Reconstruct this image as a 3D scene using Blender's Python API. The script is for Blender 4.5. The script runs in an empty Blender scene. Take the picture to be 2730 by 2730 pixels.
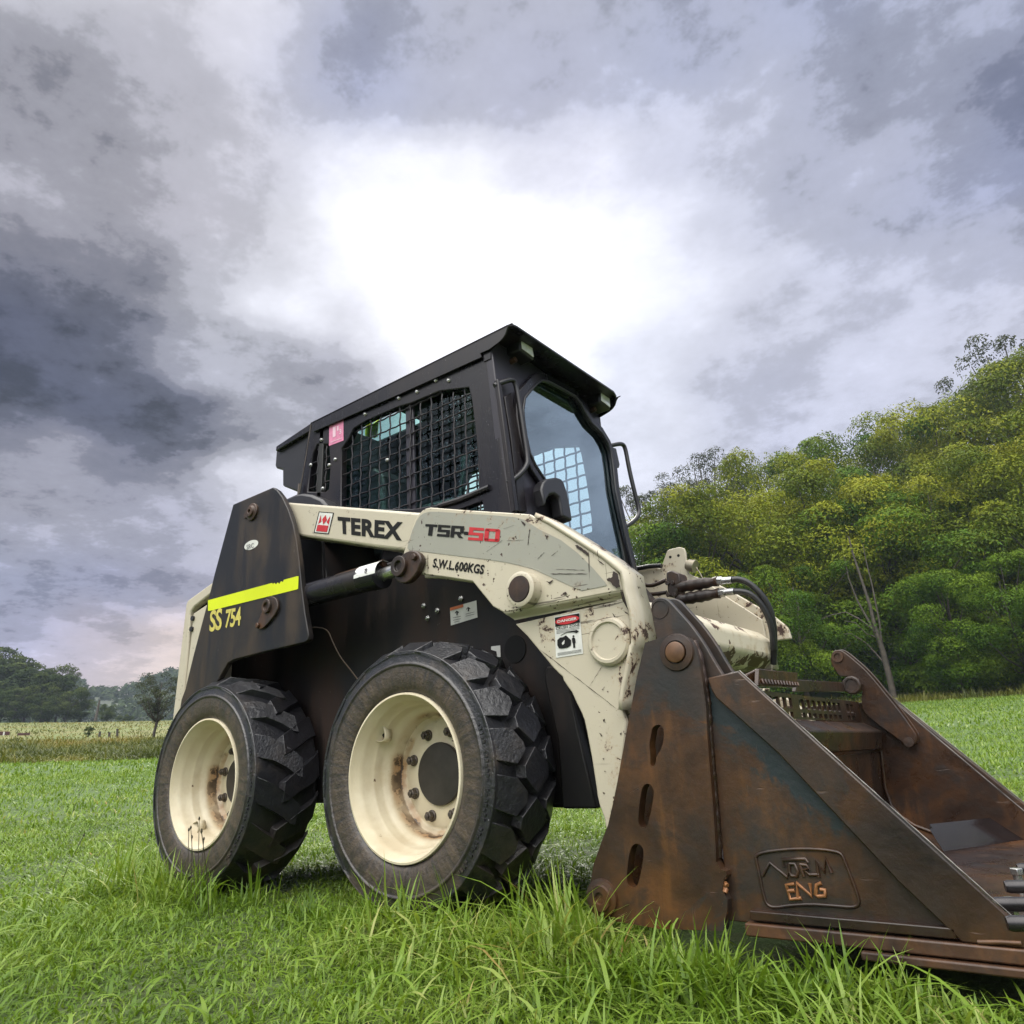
import bpy, bmesh, math, random
import numpy as np
from mathutils import Vector, Matrix
from mathutils.geometry import tessellate_polygon

random.seed(7)
rng = np.random.default_rng(11)
scene = bpy.context.scene
COL = scene.collection
rad = math.radians

# ------------------------------------------------------------------ camera
# The loader stands with its near front wheel at the origin: x runs forward
# (towards the bucket), y across the machine (away from the camera), z up.
FPX = 1935.0
CR = Vector((0.778397, 0.62626, -0.043544))
CU = Vector((0.235807, -0.227398, 0.94482))
CF = Vector((-0.581801, 0.745713, 0.324683))
CT = Vector((1.60512, -1.50384, 0.40471))

cam_d = bpy.data.cameras.new('camera')
cam = bpy.data.objects.new('camera', cam_d)
COL.objects.link(cam)
cam_d.sensor_width = 36.0
cam_d.lens = 36.0 * FPX / 2730.0
cam_d.clip_start = 0.05
cam_d.clip_end = 6000
m = Matrix((CR, CU, -CF)).transposed().to_4x4()
m.translation = CT
cam.matrix_world = m
scene.camera = cam


def ray(px, py):
    return CR * ((px - 1365) / FPX) - CU * ((py - 1365) / FPX) + CF


def P(px, py, y=None, x=None, z=None):
    """the point of the plane y=.. (or x=.., z=..) seen at a measured spot"""
    d = ray(px, py)
    if y is not None:
        k = (y - CT.y) / d.y
    elif x is not None:
        k = (x - CT.x) / d.x
    else:
        k = (z - CT.z) / d.z
    return CT + d * k


def azel(px, py):
    d = ray(px, py)
    return math.degrees(math.atan2(d.x, d.y)), math.degrees(math.atan2(d.z, math.hypot(d.x, d.y)))


# measuring frames: (x0, y0, scale)
FR = dict(A=(680, 820, .56936), B=(380, 1640, .62112), C=(1500, 1400, .63665), D=(460, 1260, .41408),
          E=(1060, 1280, .36232), H=(1250, 840, .37258), I=(1650, 1400, .24845), J=(1880, 1700, .43996),
          K=(1560, 1700, .41394), L=(1300, 1600, .31065), N=(840, 1680, .38824), O=(400, 1780, .30012),
          Q=(2430, 2130, .23292), R=(1280, 840, .20704), S=(440, 1480, .22779), U=(2100, 1680, .32609),
          V=(1680, 1480, .23292), W=(1420, 1600, .15528), X=(2050, 2230, .15528), Y=(2000, 1760, .15528),
          M=(720, 1000, .32609), F=(0, 0, 1))


def px(k, *pts):
    a, b, s = FR[k]
    return [(a + p[0] * s, b + p[1] * s) for p in pts]


def pxz(k, pts, y):
    return [(q.x, q.z) for q in (P(a, b, y=y) for a, b in px(k, *pts))]


# ------------------------------------------------------------------ node helper
class NT:
    def __init__(s, tree):
        s.t = tree
        s.nodes = tree.nodes
        s.links = tree.links

    def n(s, kind, ins=None, **props):
        nd = s.nodes.new(kind)
        for k, v in props.items():
            setattr(nd, k, v)
        for k, v in (ins or {}).items():
            s.set(nd.inputs[k], v)
        return nd

    def set(s, sock, v):
        if isinstance(v, bpy.types.NodeSocket):
            s.links.new(v, sock)
        elif v is not None:
            if isinstance(v, (tuple, list)) and len(v) == 3 and sock.type == 'RGBA':
                v = (*v, 1)
            sock.default_value = v

    def math(s, op, a, b=None, c=None, clamp=False):
        nd = s.n('ShaderNodeMath', operation=op, use_clamp=clamp)
        s.set(nd.inputs[0], a)
        if b is not None:
            s.set(nd.inputs[1], b)
        if c is not None:
            s.set(nd.inputs[2], c)
        return nd.outputs[0]

    def vmath(s, op, a, b=None, scale=None):
        nd = s.n('ShaderNodeVectorMath', operation=op)
        s.set(nd.inputs[0], a)
        if b is not None:
            s.set(nd.inputs[1], b)
        if scale is not None:
            s.set(nd.inputs['Scale'], scale)
        return nd.outputs['Value' if op in ('DOT_PRODUCT', 'LENGTH') else 'Vector']

    def noise(s, vec, scale, detail=4, rough=.55, dist=0.0, col=False):
        nd = s.n('ShaderNodeTexNoise', {'Scale': scale, 'Detail': detail, 'Roughness': rough, 'Distortion': dist})
        if vec is not None:
            s.links.new(vec, nd.inputs['Vector'])
        return nd.outputs['Color' if col else 'Fac']

    def mapping(s, vec, scale=(1, 1, 1), rot=(0, 0, 0), loc=(0, 0, 0)):
        nd = s.n('ShaderNodeMapping', {'Scale': scale, 'Rotation': rot, 'Location': loc})
        s.links.new(vec, nd.inputs['Vector'])
        return nd.outputs[0]

    def step(s, f, a, b, lo=0.0, hi=1.0):
        nd = s.n('ShaderNodeMapRange', {'From Min': a, 'From Max': b, 'To Min': lo, 'To Max': hi}, interpolation_type='SMOOTHSTEP')
        s.set(nd.inputs['Value'], f)
        return nd.outputs['Result']

    def mix(s, f, a, b, mode='MIX'):
        nd = s.n('ShaderNodeMix', data_type='RGBA', blend_type=mode)
        s.set(nd.inputs[0], f)
        s.set(nd.inputs[6], a)
        s.set(nd.inputs[7], b)
        return nd.outputs[2]

    def ramp(s, f, stops, interp='LINEAR'):
        nd = s.n('ShaderNodeValToRGB')
        nd.color_ramp.interpolation = interp
        el = nd.color_ramp.elements
        while len(el) < len(stops):
            el.new(0.5)
        for e, (p, c) in zip(el, stops):
            e.position = p
            e.color = (*c, 1)
        s.set(nd.inputs[0], f)
        return nd.outputs[0]

    def xyz(s, vec):
        nd = s.n('ShaderNodeSeparateXYZ')
        s.links.new(vec, nd.inputs[0])
        return nd.outputs

    def bump(s, h, strength=.3, dist=.01):
        nd = s.n('ShaderNodeBump', {'Strength': strength, 'Distance': dist, 'Height': h})
        return nd.outputs[0]


def lin(c):
    return tuple(((v / 255 + .055) / 1.055) ** 2.4 if v > 10 else v / 255 / 12.92 for v in c)


# ------------------------------------------------------------------ world: overcast sky
SUN_AZ, SUN_EL = azel(1250, 640)
world = bpy.data.worlds.new('World')
scene.world = world
world.use_nodes = True
w = NT(world.node_tree)
w.nodes.clear()
gen = w.n('ShaderNodeTexCoord').outputs['Generated']
# colours of the cloud cover measured over the sky: x, y (of 1932), then sRGB
SKY = [
 (100,30,186,185,190),(300,30,190,188,193),(500,30,192,192,199),(620,30,150,154,178),(700,30,132,138,164),(900,30,150,155,178),(1100,30,160,163,182),(1300,30,150,155,176),(1500,30,152,158,180),(1700,30,174,178,195),(1900,30,164,168,186),
 (50,120,182,180,186),(250,120,198,196,202),(430,110,222,220,226),(600,120,150,156,180),(700,110,136,142,167),(850,110,164,167,186),(1000,100,172,175,194),(1250,110,160,165,185),(1420,120,190,193,207),(1650,100,165,170,188),(1830,110,178,182,198),
 (40,200,160,158,165),(200,200,186,184,190),(400,200,224,222,227),(540,200,206,206,216),(700,190,150,156,178),(850,200,180,183,198),(1000,200,178,181,198),(1200,190,186,189,202),(1400,180,192,194,207),(1600,190,172,175,192),(1750,210,190,192,205),(1890,200,110,118,150),
 (40,290,176,174,180),(120,230,160,158,164),(250,290,182,180,185),(420,290,198,196,202),(600,290,226,226,233),(750,280,230,230,236),(900,260,226,226,234),(1050,270,215,215,225),(1250,280,205,206,218),(1450,290,196,198,211),(1650,290,190,192,206),(1800,300,160,165,188),(1900,290,125,133,162),
 (40,380,152,150,155),(170,370,166,164,168),(300,330,172,169,175),(400,380,190,187,192),(500,350,160,158,163),(560,400,178,176,181),(660,380,236,236,240),(850,370,250,250,252),(1100,370,228,228,235),(1300,380,204,206,218),(1500,370,182,185,202),(1650,370,184,187,203),(1780,380,170,174,194),(1900,400,175,178,196),
 (30,470,118,116,124),(150,450,156,154,160),(280,450,166,163,168),(300,500,140,138,145),(420,460,186,183,188),(540,450,226,226,230),(700,470,254,254,255),(950,470,256,256,256),(1200,460,243,243,248),(1400,470,217,218,228),(1600,480,196,198,212),(1850,480,190,192,206),
 (30,570,80,82,98),(120,560,96,96,110),(220,550,132,132,142),(320,560,196,196,204),(430,560,238,238,242),(560,560,250,250,252),(800,560,258,258,258),(1050,560,256,256,256),(1300,560,232,233,240),(1500,560,206,208,219),(1750,570,198,200,213),
 (30,650,72,75,92),(120,640,86,88,104),(220,620,112,113,126),(330,640,180,180,190),(440,620,236,236,241),(560,640,222,222,230),(690,650,178,177,187),(800,640,250,250,252),(1000,640,255,255,255),(1200,640,226,228,236),(1400,650,206,207,218),(1600,650,200,201,214),(1820,640,206,207,219),
 (40,740,78,80,96),(150,730,74,77,93),(280,720,88,90,106),(400,700,120,121,134),(500,680,140,141,152),(580,700,150,150,160),(1200,760,216,219,229),(1400,740,196,198,212),(1600,740,202,204,217),
 (40,820,118,119,131),(150,810,100,101,116),(280,800,82,85,102),(400,790,92,94,110),(500,790,118,119,130),(600,760,140,140,150),(1250,810,226,227,234),(1320,860,215,217,227),(1420,830,192,194,210),
 (40,900,166,164,172),(150,880,180,178,186),(260,870,120,121,136),(340,920,128,129,146),(400,880,190,189,198),(460,890,244,243,246),(530,880,238,238,242),(1250,870,220,222,231),
 (40,990,164,162,171),(170,980,182,180,188),(330,980,196,193,202),(450,980,210,208,216),
 (40,1080,136,139,158),(180,1080,140,144,168),(330,1070,158,161,184),
 (40,1160,148,153,180),(180,1150,152,156,184),(320,1140,160,163,190),
 (60,1225,178,172,190),(180,1225,190,180,193),(280,1225,222,204,200),(330,1230,240,216,192),
 (200,1265,216,198,198),(300,1255,244,212,176)]
pts = np.array([azel(a * 2730 / 1932, b * 2730 / 1932) for a, b, *_ in SKY])
colr = np.array([lin(c[2:]) for c in SKY])
cl_ = colr.mean(1, keepdims=True)
colr = colr * np.clip(.62 + .9 * (cl_ - .08) / .6, .55, 1.0) * (1 + .30 * np.clip((cl_ - .52) / .40, 0, 1)) * np.array([.975, .99, 1.045])
ROWS = [2, 5.5, 9, 13, 17, 21, 25.5, 30, 34.5, 39, 44, 49]
AZ0, AZR = -104.0, 134.0
AZS = np.linspace(-96, 16, 29)
SIDE = np.array(lin((168, 174, 192)))


def sky_at(a, e, sig=2.3):
    da = (pts[:, 0] - a) * math.cos(rad(e))
    de = pts[:, 1] - e
    d2 = da * da + de * de
    ww = np.exp(-d2 / (2 * sig * sig)) + 1e-5 / (1 + d2)
    return (ww[:, None] * colr).sum(0) / ww.sum()


# warp the direction so that the lobes get torn, cloud-like borders
dirn = w.vmath('NORMALIZE', gen)
wide = w.mapping(dirn, (1, 1, 1.9))
n1 = w.noise(wide, 2.6, 3, .58, 0.0, col=True)
n2 = w.noise(wide, 13.0, 4, .64, 0.0, col=True)
off = w.vmath('ADD', w.vmath('SCALE', w.vmath('SUBTRACT', n1, (.5, .5, .5)), scale=.075),
              w.vmath('SCALE', w.vmath('SUBTRACT', n2, (.5, .5, .5)), scale=.05))
wd = w.vmath('NORMALIZE', w.vmath('ADD', dirn, off))
X_, Y_, Z_ = w.xyz(wd)
azn = w.math('MULTIPLY', w.math('ARCTAN2', X_, Y_), 180 / math.pi)
eln = w.math('MULTIPLY', w.math('ARCSINE', Z_), 180 / math.pi)
upos = w.math('DIVIDE', w.math('SUBTRACT', azn, AZ0), AZR, clamp=True)
acc = None
for i, e in enumerate(ROWS):
    stops = [(0.0, tuple(SIDE))]
    for a in AZS:
        c = sky_at(a, e)
        stops.append(((a - AZ0) / AZR, tuple(c)))
    stops.append((1.0, lin((208, 216, 234))))
    rc = w.ramp(upos, stops)
    if acc is None:
        acc = rc
    else:
        acc = w.mix(w.step(eln, ROWS[i - 1], e), acc, rc)
zen = w.step(eln, 50, 62)
acc = w.mix(zen, acc, lin((196, 198, 208)))
# finer light and dark inside the cloud sheet
dx_, dy_, dz_ = w.xyz(dirn)
den = w.math('ADD', w.math('MAXIMUM', dz_, 0.0), .16)
plan = w.n('ShaderNodeCombineXYZ', {0: w.math('DIVIDE', dx_, den), 1: w.math('DIVIDE', dy_, den)}).outputs[0]
nf = w.noise(plan, 3.4, 7, .68, 0)
nf2 = w.noise(w.mapping(dirn, (1, 1, 1.7), loc=(3, 1, 2)), 15, 4, .66, .0)
lum = w.n('ShaderNodeRGBToBW', {'Color': acc}).outputs[0]
# cloud structure: the brightness is torn by fractal noise laid out on the cloud
# sheet, then pushed towards a few tones so that the banks get real edges
nf3 = w.noise(w.mapping(plan, (1.0, 1.0, 1), loc=(4.2, 1.7, 0)), 2.3, 5, .64, 0)
fb = w.math('ADD', w.math('MULTIPLY', w.math('SUBTRACT', nf, .5), 1.5),
            w.math('ADD', w.math('MULTIPLY', w.math('SUBTRACT', nf2, .5), .75), w.math('MULTIPLY', w.math('SUBTRACT', nf3, .5), 1.2)))
amp = w.math('MULTIPLY', w.math('ADD', lum, .10), w.step(lum, 1.05, .12, .18, 1.15))
L_ = w.math('ADD', lum, w.math('MULTIPLY', fb, amp))
tone = .026
for a_, b_, k_ in ((.06, .12, .055), (.15, .21, .10), (.27, .34, .13), (.40, .49, .17), (.56, .68, .20), (.66, 1.30, .58)):
    tone = w.math('ADD', tone, w.step(L_, a_, b_, 0, k_))
L2 = w.math('ADD', w.math('MULTIPLY', tone, .62), w.math('MULTIPLY', w.math('MAXIMUM', L_, .018), .38))
ratio = w.math('DIVIDE', L2, w.math('MAXIMUM', lum, .02))
clouds = w.mix(1.0, acc, w.n('ShaderNodeCombineColor', {0: ratio, 1: ratio, 2: ratio}).outputs[0], 'MULTIPLY')
# thin dark cloud keeps the blue of the sky above it
clouds = w.mix(w.step(L2, .30, .05, 0, .45), clouds, w.mix(1.0, clouds, (.86, .96, 1.22), 'MULTIPLY'))
# bright lobe added to the unseen sky behind the camera to light the near side
bd = Vector((math.sin(rad(165)) * math.cos(rad(64)), math.cos(rad(165)) * math.cos(rad(64)), math.sin(rad(64))))
bf = w.step(w.vmath('DOT_PRODUCT', dirn, tuple(bd)), .50, .97)
BACK = 6.0
clouds = w.mix(bf, clouds, (BACK, BACK * .985, BACK * .95))
sun_d = Vector((math.sin(rad(SUN_AZ)) * math.cos(rad(SUN_EL)), math.cos(rad(SUN_AZ)) * math.cos(rad(SUN_EL)), math.sin(rad(SUN_EL))))
sky = w.n('ShaderNodeTexSky', sky_type='NISHITA', sun_disc=False)
sky.sun_elevation = rad(SUN_EL)
sky.sun_rotation = rad(SUN_AZ)
SKYK, CLK = 0.1, 1.0
bg1 = w.n('ShaderNodeBackground', {'Color': sky.outputs[0], 'Strength': SKYK})
bg2 = w.n('ShaderNodeBackground', {'Color': clouds, 'Strength': CLK})
add = w.n('ShaderNodeMixShader', {0: .96})
w.links.new(bg1.outputs[0], add.inputs[1])
w.links.new(bg2.outputs[0], add.inputs[2])
outw = w.n('ShaderNodeOutputWorld')
w.links.new(add.outputs[0], outw.inputs['Surface'])

sun_data = bpy.data.lights.new('sun', 'SUN')
sun_data.energy = 1.9
sun_data.angle = rad(14)
sun_data.color = (1, .95, .87)
sun = bpy.data.objects.new('sun', sun_data)
COL.objects.link(sun)
sun.rotation_euler = (-sun_d).to_track_quat('-Z', 'Y').to_euler()

scene.view_settings.view_transform = 'Standard'
scene.view_settings.look = 'None'
scene.view_settings.exposure = 0.0
scene.view_settings.gamma = 1.0
cy = scene.cycles
cy.max_bounces = 6
cy.diffuse_bounces = 2
cy.glossy_bounces = 3
cy.transmission_bounces = 3
cy.transparent_max_bounces = 12
cy.use_denoising = True
try:
    cy.denoiser = 'OPENIMAGEDENOISE'
except Exception:
    pass
cy.volume_bounces = 0
cy.sample_clamp_indirect = 6

# ------------------------------------------------------------------ object helpers
ORG = {}


def tag(o, label=None, cat=None, group=None, kind=None):
    if label:
        o['label'] = label
    if cat:
        o['category'] = cat
    if group:
        o['group'] = group
    if kind:
        o['kind'] = kind
    return o


def empty(name, loc, parent=None, rz=0.0):
    o = bpy.data.objects.new(name, None)
    COL.objects.link(o)
    loc = Vector(loc)
    if parent is not None:
        o.parent = parent
        o.location = loc - ORG.get(parent.name, Vector())
    else:
        o.location = loc
    o.rotation_euler[2] = rz
    o.empty_display_size = .1
    ORG[o.name] = loc
    return o


class G:
    def __init__(s):
        s.v = []
        s.f = []

    def add(s, vs, fs):
        b = len(s.v)
        s.v += [tuple(v) for v in vs]
        s.f += [tuple(b + i for i in f) for f in fs]
        return s

    def prism(s, poly, y0, y1, holes=()):
        """poly: (x,z) outline, extruded from y0 to y1"""
        loops = [list(poly)] + [list(h) for h in holes]
        flat = [p for lp in loops for p in lp]
        n = len(flat)
        vs = [(p[0], y0, p[1]) for p in flat] + [(p[0], y1, p[1]) for p in flat]
        fs = []
        if holes:
            tris = tessellate_polygon([[Vector((p[0], p[1], 0)) for p in lp] for lp in loops])
            for t in tris:
                fs.append(tuple(t))
                fs.append(tuple(n + i for i in reversed(t)))
        else:
            fs.append(tuple(range(n)))
            fs.append(tuple(n + i for i in reversed(range(n))))
        b = 0
        for lp in loops:
            k = len(lp)
            for i in range(k):
                j = (i + 1) % k
                fs.append((b + i, n + b + i, n + b + j, b + j))
            b += k
        return s.add(vs, fs)

    def slab(s, pts, vec):
        """3d outline pushed along vec"""
        n = len(pts)
        vec = Vector(vec)
        vs = [Vector(p) for p in pts] + [Vector(p) + vec for p in pts]
        fs = [tuple(range(n)), tuple(n + i for i in reversed(range(n)))]
        fs += [(i, n + i, n + (i + 1) % n, (i + 1) % n) for i in range(n)]
        return s.add(vs, fs)

    def box(s, lo, hi):
        (a, b, c), (d, e, f) = lo, hi
        return s.prism([(a, c), (d, c), (d, f), (a, f)], b, e)

    def tube(s, pts, r, n=10, caps=True, smooth_path=0):
        pts = [Vector(p) for p in pts]
        for _ in range(smooth_path):
            q = [pts[0]]
            for a, b in zip(pts, pts[1:]):
                q += [a.lerp(b, .25), a.lerp(b, .75)]
            q.append(pts[-1])
            pts = q
        rs = r if isinstance(r, (list, tuple)) else [r] * len(pts)
        if len(rs) != len(pts):
            rs = [rs[0] + (rs[-1] - rs[0]) * i / (len(pts) - 1) for i in range(len(pts))]
        vs, fs = [], []
        up = None
        for i, p in enumerate(pts):
            t = (pts[min(i + 1, len(pts) - 1)] - pts[max(i - 1, 0)]).normalized()
            if up is None:
                up = t.orthogonal().normalized()
            up = (up - t * up.dot(t))
            if up.length < 1e-6:
                up = t.orthogonal()
            up.normalize()
            sd = t.cross(up)
            for k in range(n):
                a = 2 * math.pi * k / n
                vs.append(p + (up * math.cos(a) + sd * math.sin(a)) * rs[i])
        for i in range(len(pts) - 1):
            for k in range(n):
                k2 = (k + 1) % n
                fs.append((i * n + k, i * n + k2, (i + 1) * n + k2, (i + 1) * n + k))
        if caps:
            fs.append(tuple(reversed(range(n))))
            fs.append(tuple((len(pts) - 1) * n + k for k in range(n)))
        return s.add(vs, fs)

    def lathe(s, prof, n=64, c=(0, 0, 0), close=False):
        """prof: (r, y) pairs turned about the y axis through c"""
        vs, fs = [], []
        m_ = len(prof)
        for r, y in prof:
            for k in range(n):
                a = 2 * math.pi * k / n
                vs.append((c[0] + r * math.cos(a), c[1] + y, c[2] + r * math.sin(a)))
        for i in range(m_ - 1):
            for k in range(n):
                k2 = (k + 1) % n
                fs.append((i * n + k, i * n + k2, (i + 1) * n + k2, (i + 1) * n + k))
        if prof[0][0] > 1e-6 and close:
            fs.append(tuple(range(n)))
        if close:
            fs.append(tuple((m_ - 1) * n + k for k in reversed(range(n))))
        return s.add(vs, fs)

    def disc(s, c, r, depth, n=24, hexa=False):
        """short cylinder along y from c towards -y"""
        k = 6 if hexa else n
        p = [(c[0] + r * math.cos(2 * math.pi * i / k), c[2] + r * math.sin(2 * math.pi * i / k)) for i in range(k)]
        return s.prism(p, c[1] - depth, c[1])

    def build(s, name, mat, parent=None, smooth=None, bevel=0.0, seg=2, label=None):
        me = bpy.data.meshes.new(name)
        me.from_pydata(s.v, [], s.f)
        bm = bmesh.new()
        bm.from_mesh(me)
        bmesh.ops.recalc_face_normals(bm, faces=bm.faces)
        bm.to_mesh(me)
        bm.free()
        me.materials.append(mat)
        if smooth is not None:
            me.shade_smooth()
            me.set_sharp_from_angle(angle=rad(smooth))
        o = bpy.data.objects.new(name, me)
        COL.objects.link(o)
        if parent is not None:
            o.parent = parent
            o.location = -ORG.get(parent.name, Vector())
            ORG[o.name] = Vector()
        if bevel:
            md = o.modifiers.new('bevel', 'BEVEL')
            md.width = bevel
            md.segments = seg
            md.limit_method = 'ANGLE'
            md.angle_limit = rad(38)
            if smooth is None:
                me.shade_smooth()
                me.set_sharp_from_angle(angle=rad(30))
        if label:
            o['label'] = label
        return o


def text_mesh(body, bold=.0, shear=0.0, spacing=1.0):
    cu = bpy.data.curves.new('lettering', 'FONT')
    cu.body = body
    cu.offset = bold
    cu.shear = shear
    cu.space_character = spacing
    cu.resolution_u = 4
    ob = bpy.data.objects.new('lettering', cu)
    COL.objects.link(ob)
    bpy.context.view_layer.update()
    dg = bpy.context.evaluated_depsgraph_get()
    me = bpy.data.meshes.new_from_object(ob.evaluated_get(dg))
    vs = [(v.co.x, v.co.y) for v in me.vertices]
    fs = [tuple(p.vertices) for p in me.polygons]
    bpy.data.objects.remove(ob)
    bpy.data.curves.remove(cu)
    bpy.data.meshes.remove(me)
    x0, x1 = min(v[0] for v in vs), max(v[0] for v in vs)
    y0, y1 = min(v[1] for v in vs), max(v[1] for v in vs)
    return [((a - x0) / (x1 - x0), (b - y0) / (y1 - y0)) for a, b in vs], fs


def quad_map(q, y):
    """unit square (u right, v up) onto the quad tl, tr, br, bl on the plane y"""
    tl, tr, br, bl = [P(*p, y=y) for p in q]

    def f(u, v):
        return bl.lerp(br, u).lerp(tl.lerp(tr, u), v)
    return f


def text_on(g, body, q, y, bold=.0, shear=0.0, spacing=1.0):
    vs, fs = text_mesh(body, bold, shear, spacing)
    f = quad_map(q, y)
    return g.add([f(*v) for v in vs], fs)


def chaikin(pts, n=2):
    for _ in range(n):
        q = []
        for a, b in zip(pts, pts[1:] + pts[:1]):
            q += [(a[0] * .75 + b[0] * .25, a[1] * .75 + b[1] * .25), (a[0] * .25 + b[0] * .75, a[1] * .25 + b[1] * .75)]
        pts = q
    return pts


def flat(g, k, pts, y):
    return g.add([P(a, b, y=y) for a, b in px(k, *pts)], [tuple(range(len(pts)))])

# ------------------------------------------------------------------ materials
def new_mat(name):
    mt = bpy.data.materials.new(name)
    mt.use_nodes = True
    t = NT(mt.node_tree)
    t.nodes.clear()
    out = t.n('ShaderNodeOutputMaterial')
    bs = t.n('ShaderNodeBsdfPrincipled')
    t.links.new(bs.outputs[0], out.inputs[0])
    co = t.n('ShaderNodeTexCoord').outputs['Object']
    return mt, t, bs, co, out


def plain(name, c, rough=.5, metal=0.0, var=.12, scale=30, coat=0.0):
    mt, t, bs, co, _ = new_mat(name)
    n = t.noise(co, scale, 5)
    dark = tuple(v * (1 - var * 2) for v in c)
    t.set(bs.inputs['Base Color'], t.ramp(n, [(.3, dark), (.7, c)]))
    t.set(bs.inputs['Roughness'], t.math('ADD', rough - .08, t.math('MULTIPLY', n, .16)))
    bs.inputs['Metallic'].default_value = metal
    bs.inputs['Coat Weight'].default_value = coat
    bs.inputs['Coat Roughness'].default_value = .12
    return mt


def cream_paint(name, base=(.48, .432, .332), chips=.5, dirt=.5, grime=(.16, .11, .05), thr=.60):
    mt, t, bs, co, _ = new_mat(name)
    n0 = t.noise(co, 2.2, 5)
    c = t.mix(t.step(n0, .35, .75), tuple(v * .93 for v in base), base)
    # rain-washed grime in vertical runs
    gr = t.noise(t.mapping(co, (16, 16, 2.2)), 1.0, 6, .6)
    g2 = t.noise(co, 4.5, 5)
    gm = t.math('MULTIPLY', t.step(gr, .48, .8), t.step(g2, .42, .72))
    c = t.mix(t.math('MULTIPLY', gm, dirt), c, grime)
    # fine specks and paint chips down to brown metal
    ch = t.noise(co, 21, 9, .72, .3)
    ch2 = t.noise(co, 5, 2)
    cm = t.math('MULTIPLY', t.step(ch, thr, thr + .02), t.step(ch2, .46, .56))
    sp = t.step(t.noise(co, 75, 2, .5), .655, .675)
    sp = t.math('MULTIPLY', sp, t.step(t.noise(co, 9, 3), .48, .58))
    cm = t.math('MAXIMUM', cm, sp)
    cm = t.math('MULTIPLY', cm, chips * 1.7, clamp=True)
    # thin scratches
    s1 = t.noise(t.mapping(co, (5, 5, 130), (0, rad(24), 0)), 1.0, 2, .5)
    s2 = t.noise(t.mapping(co, (120, 5, 6), (0, rad(-33), 0)), 1.0, 2, .5)
    sc = t.math('MAXIMUM', t.step(s1, .68, .70), t.step(s2, .69, .71))
    sc = t.math('MULTIPLY', sc, t.step(t.noise(co, 3.3, 2), .5, .58))
    sc = t.math('MULTIPLY', sc, chips * 1.2, clamp=True)
    c = t.mix(sc, c, (.05, .04, .03))
    halo = t.math('MULTIPLY', t.step(ch, thr - .07, thr), t.step(ch2, .46, .56))
    c = t.mix(t.math('MULTIPLY', halo, .35 * chips), c, (.30, .15, .05))
    c = t.mix(cm, c, (.045, .022, .015))
    t.set(bs.inputs['Base Color'], c)
    t.set(bs.inputs['Roughness'], t.math('ADD', t.math('MULTIPLY', n0, .2), t.math('MULTIPLY_ADD', cm, .3, .26)))
    t.set(bs.inputs['Normal'], t.bump(t.math('ADD', t.math('MULTIPLY', cm, -1.0), t.math('MULTIPLY', t.noise(co, 160, 2), .12)), .35, .003))
    return mt


def black_paint(name, base=(.012, .012, .015), dirt=.6, rough=.3, dust=(.046, .032, .023), drops=.5, vscale=1.0):
    mt, t, bs, co, _ = new_mat(name)
    gr = t.noise(t.mapping(co, (9 * vscale, 9 * vscale, 1.1 * vscale)), 1.0, 6, .6)
    g2 = t.noise(co, 3.0, 6, .6)
    gm = t.math('MULTIPLY', t.step(gr, .36, .64), t.step(g2, .34, .60))
    bs.inputs['Specular IOR Level'].default_value = .32
    c = t.mix(t.math('MULTIPLY', gm, dirt), base, dust)
    sp = t.math('MULTIPLY', t.step(t.noise(co, 60, 3, .55), .66, .72), t.step(g2, .5, .62))
    c = t.mix(t.math('MULTIPLY', sp, .55 * dirt), c, (.13, .11, .10))
    if drops > .8:                          # sky glints on raindrops, painted as pale flecks in the base colour
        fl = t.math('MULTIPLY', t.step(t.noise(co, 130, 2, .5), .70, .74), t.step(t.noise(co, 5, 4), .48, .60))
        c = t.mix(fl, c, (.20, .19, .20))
    t.set(bs.inputs['Base Color'], c)
    t.set(bs.inputs['Roughness'], t.math('MULTIPLY_ADD', gm, .35 * dirt, rough))
    vor = t.n('ShaderNodeTexVoronoi', {'Scale': 210})
    t.links.new(co, vor.inputs['Vector'])
    dr = t.step(vor.outputs['Distance'], .32, .1)
    dr = t.math('MULTIPLY', dr, t.step(t.noise(co, 40, 2), .55, .62))
    h = t.math('ADD', t.math('MULTIPLY', dr, drops), t.math('MULTIPLY', t.noise(co, 35, 4), .2))
    t.set(bs.inputs['Normal'], t.bump(h, .25, .003))
    return mt


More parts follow.
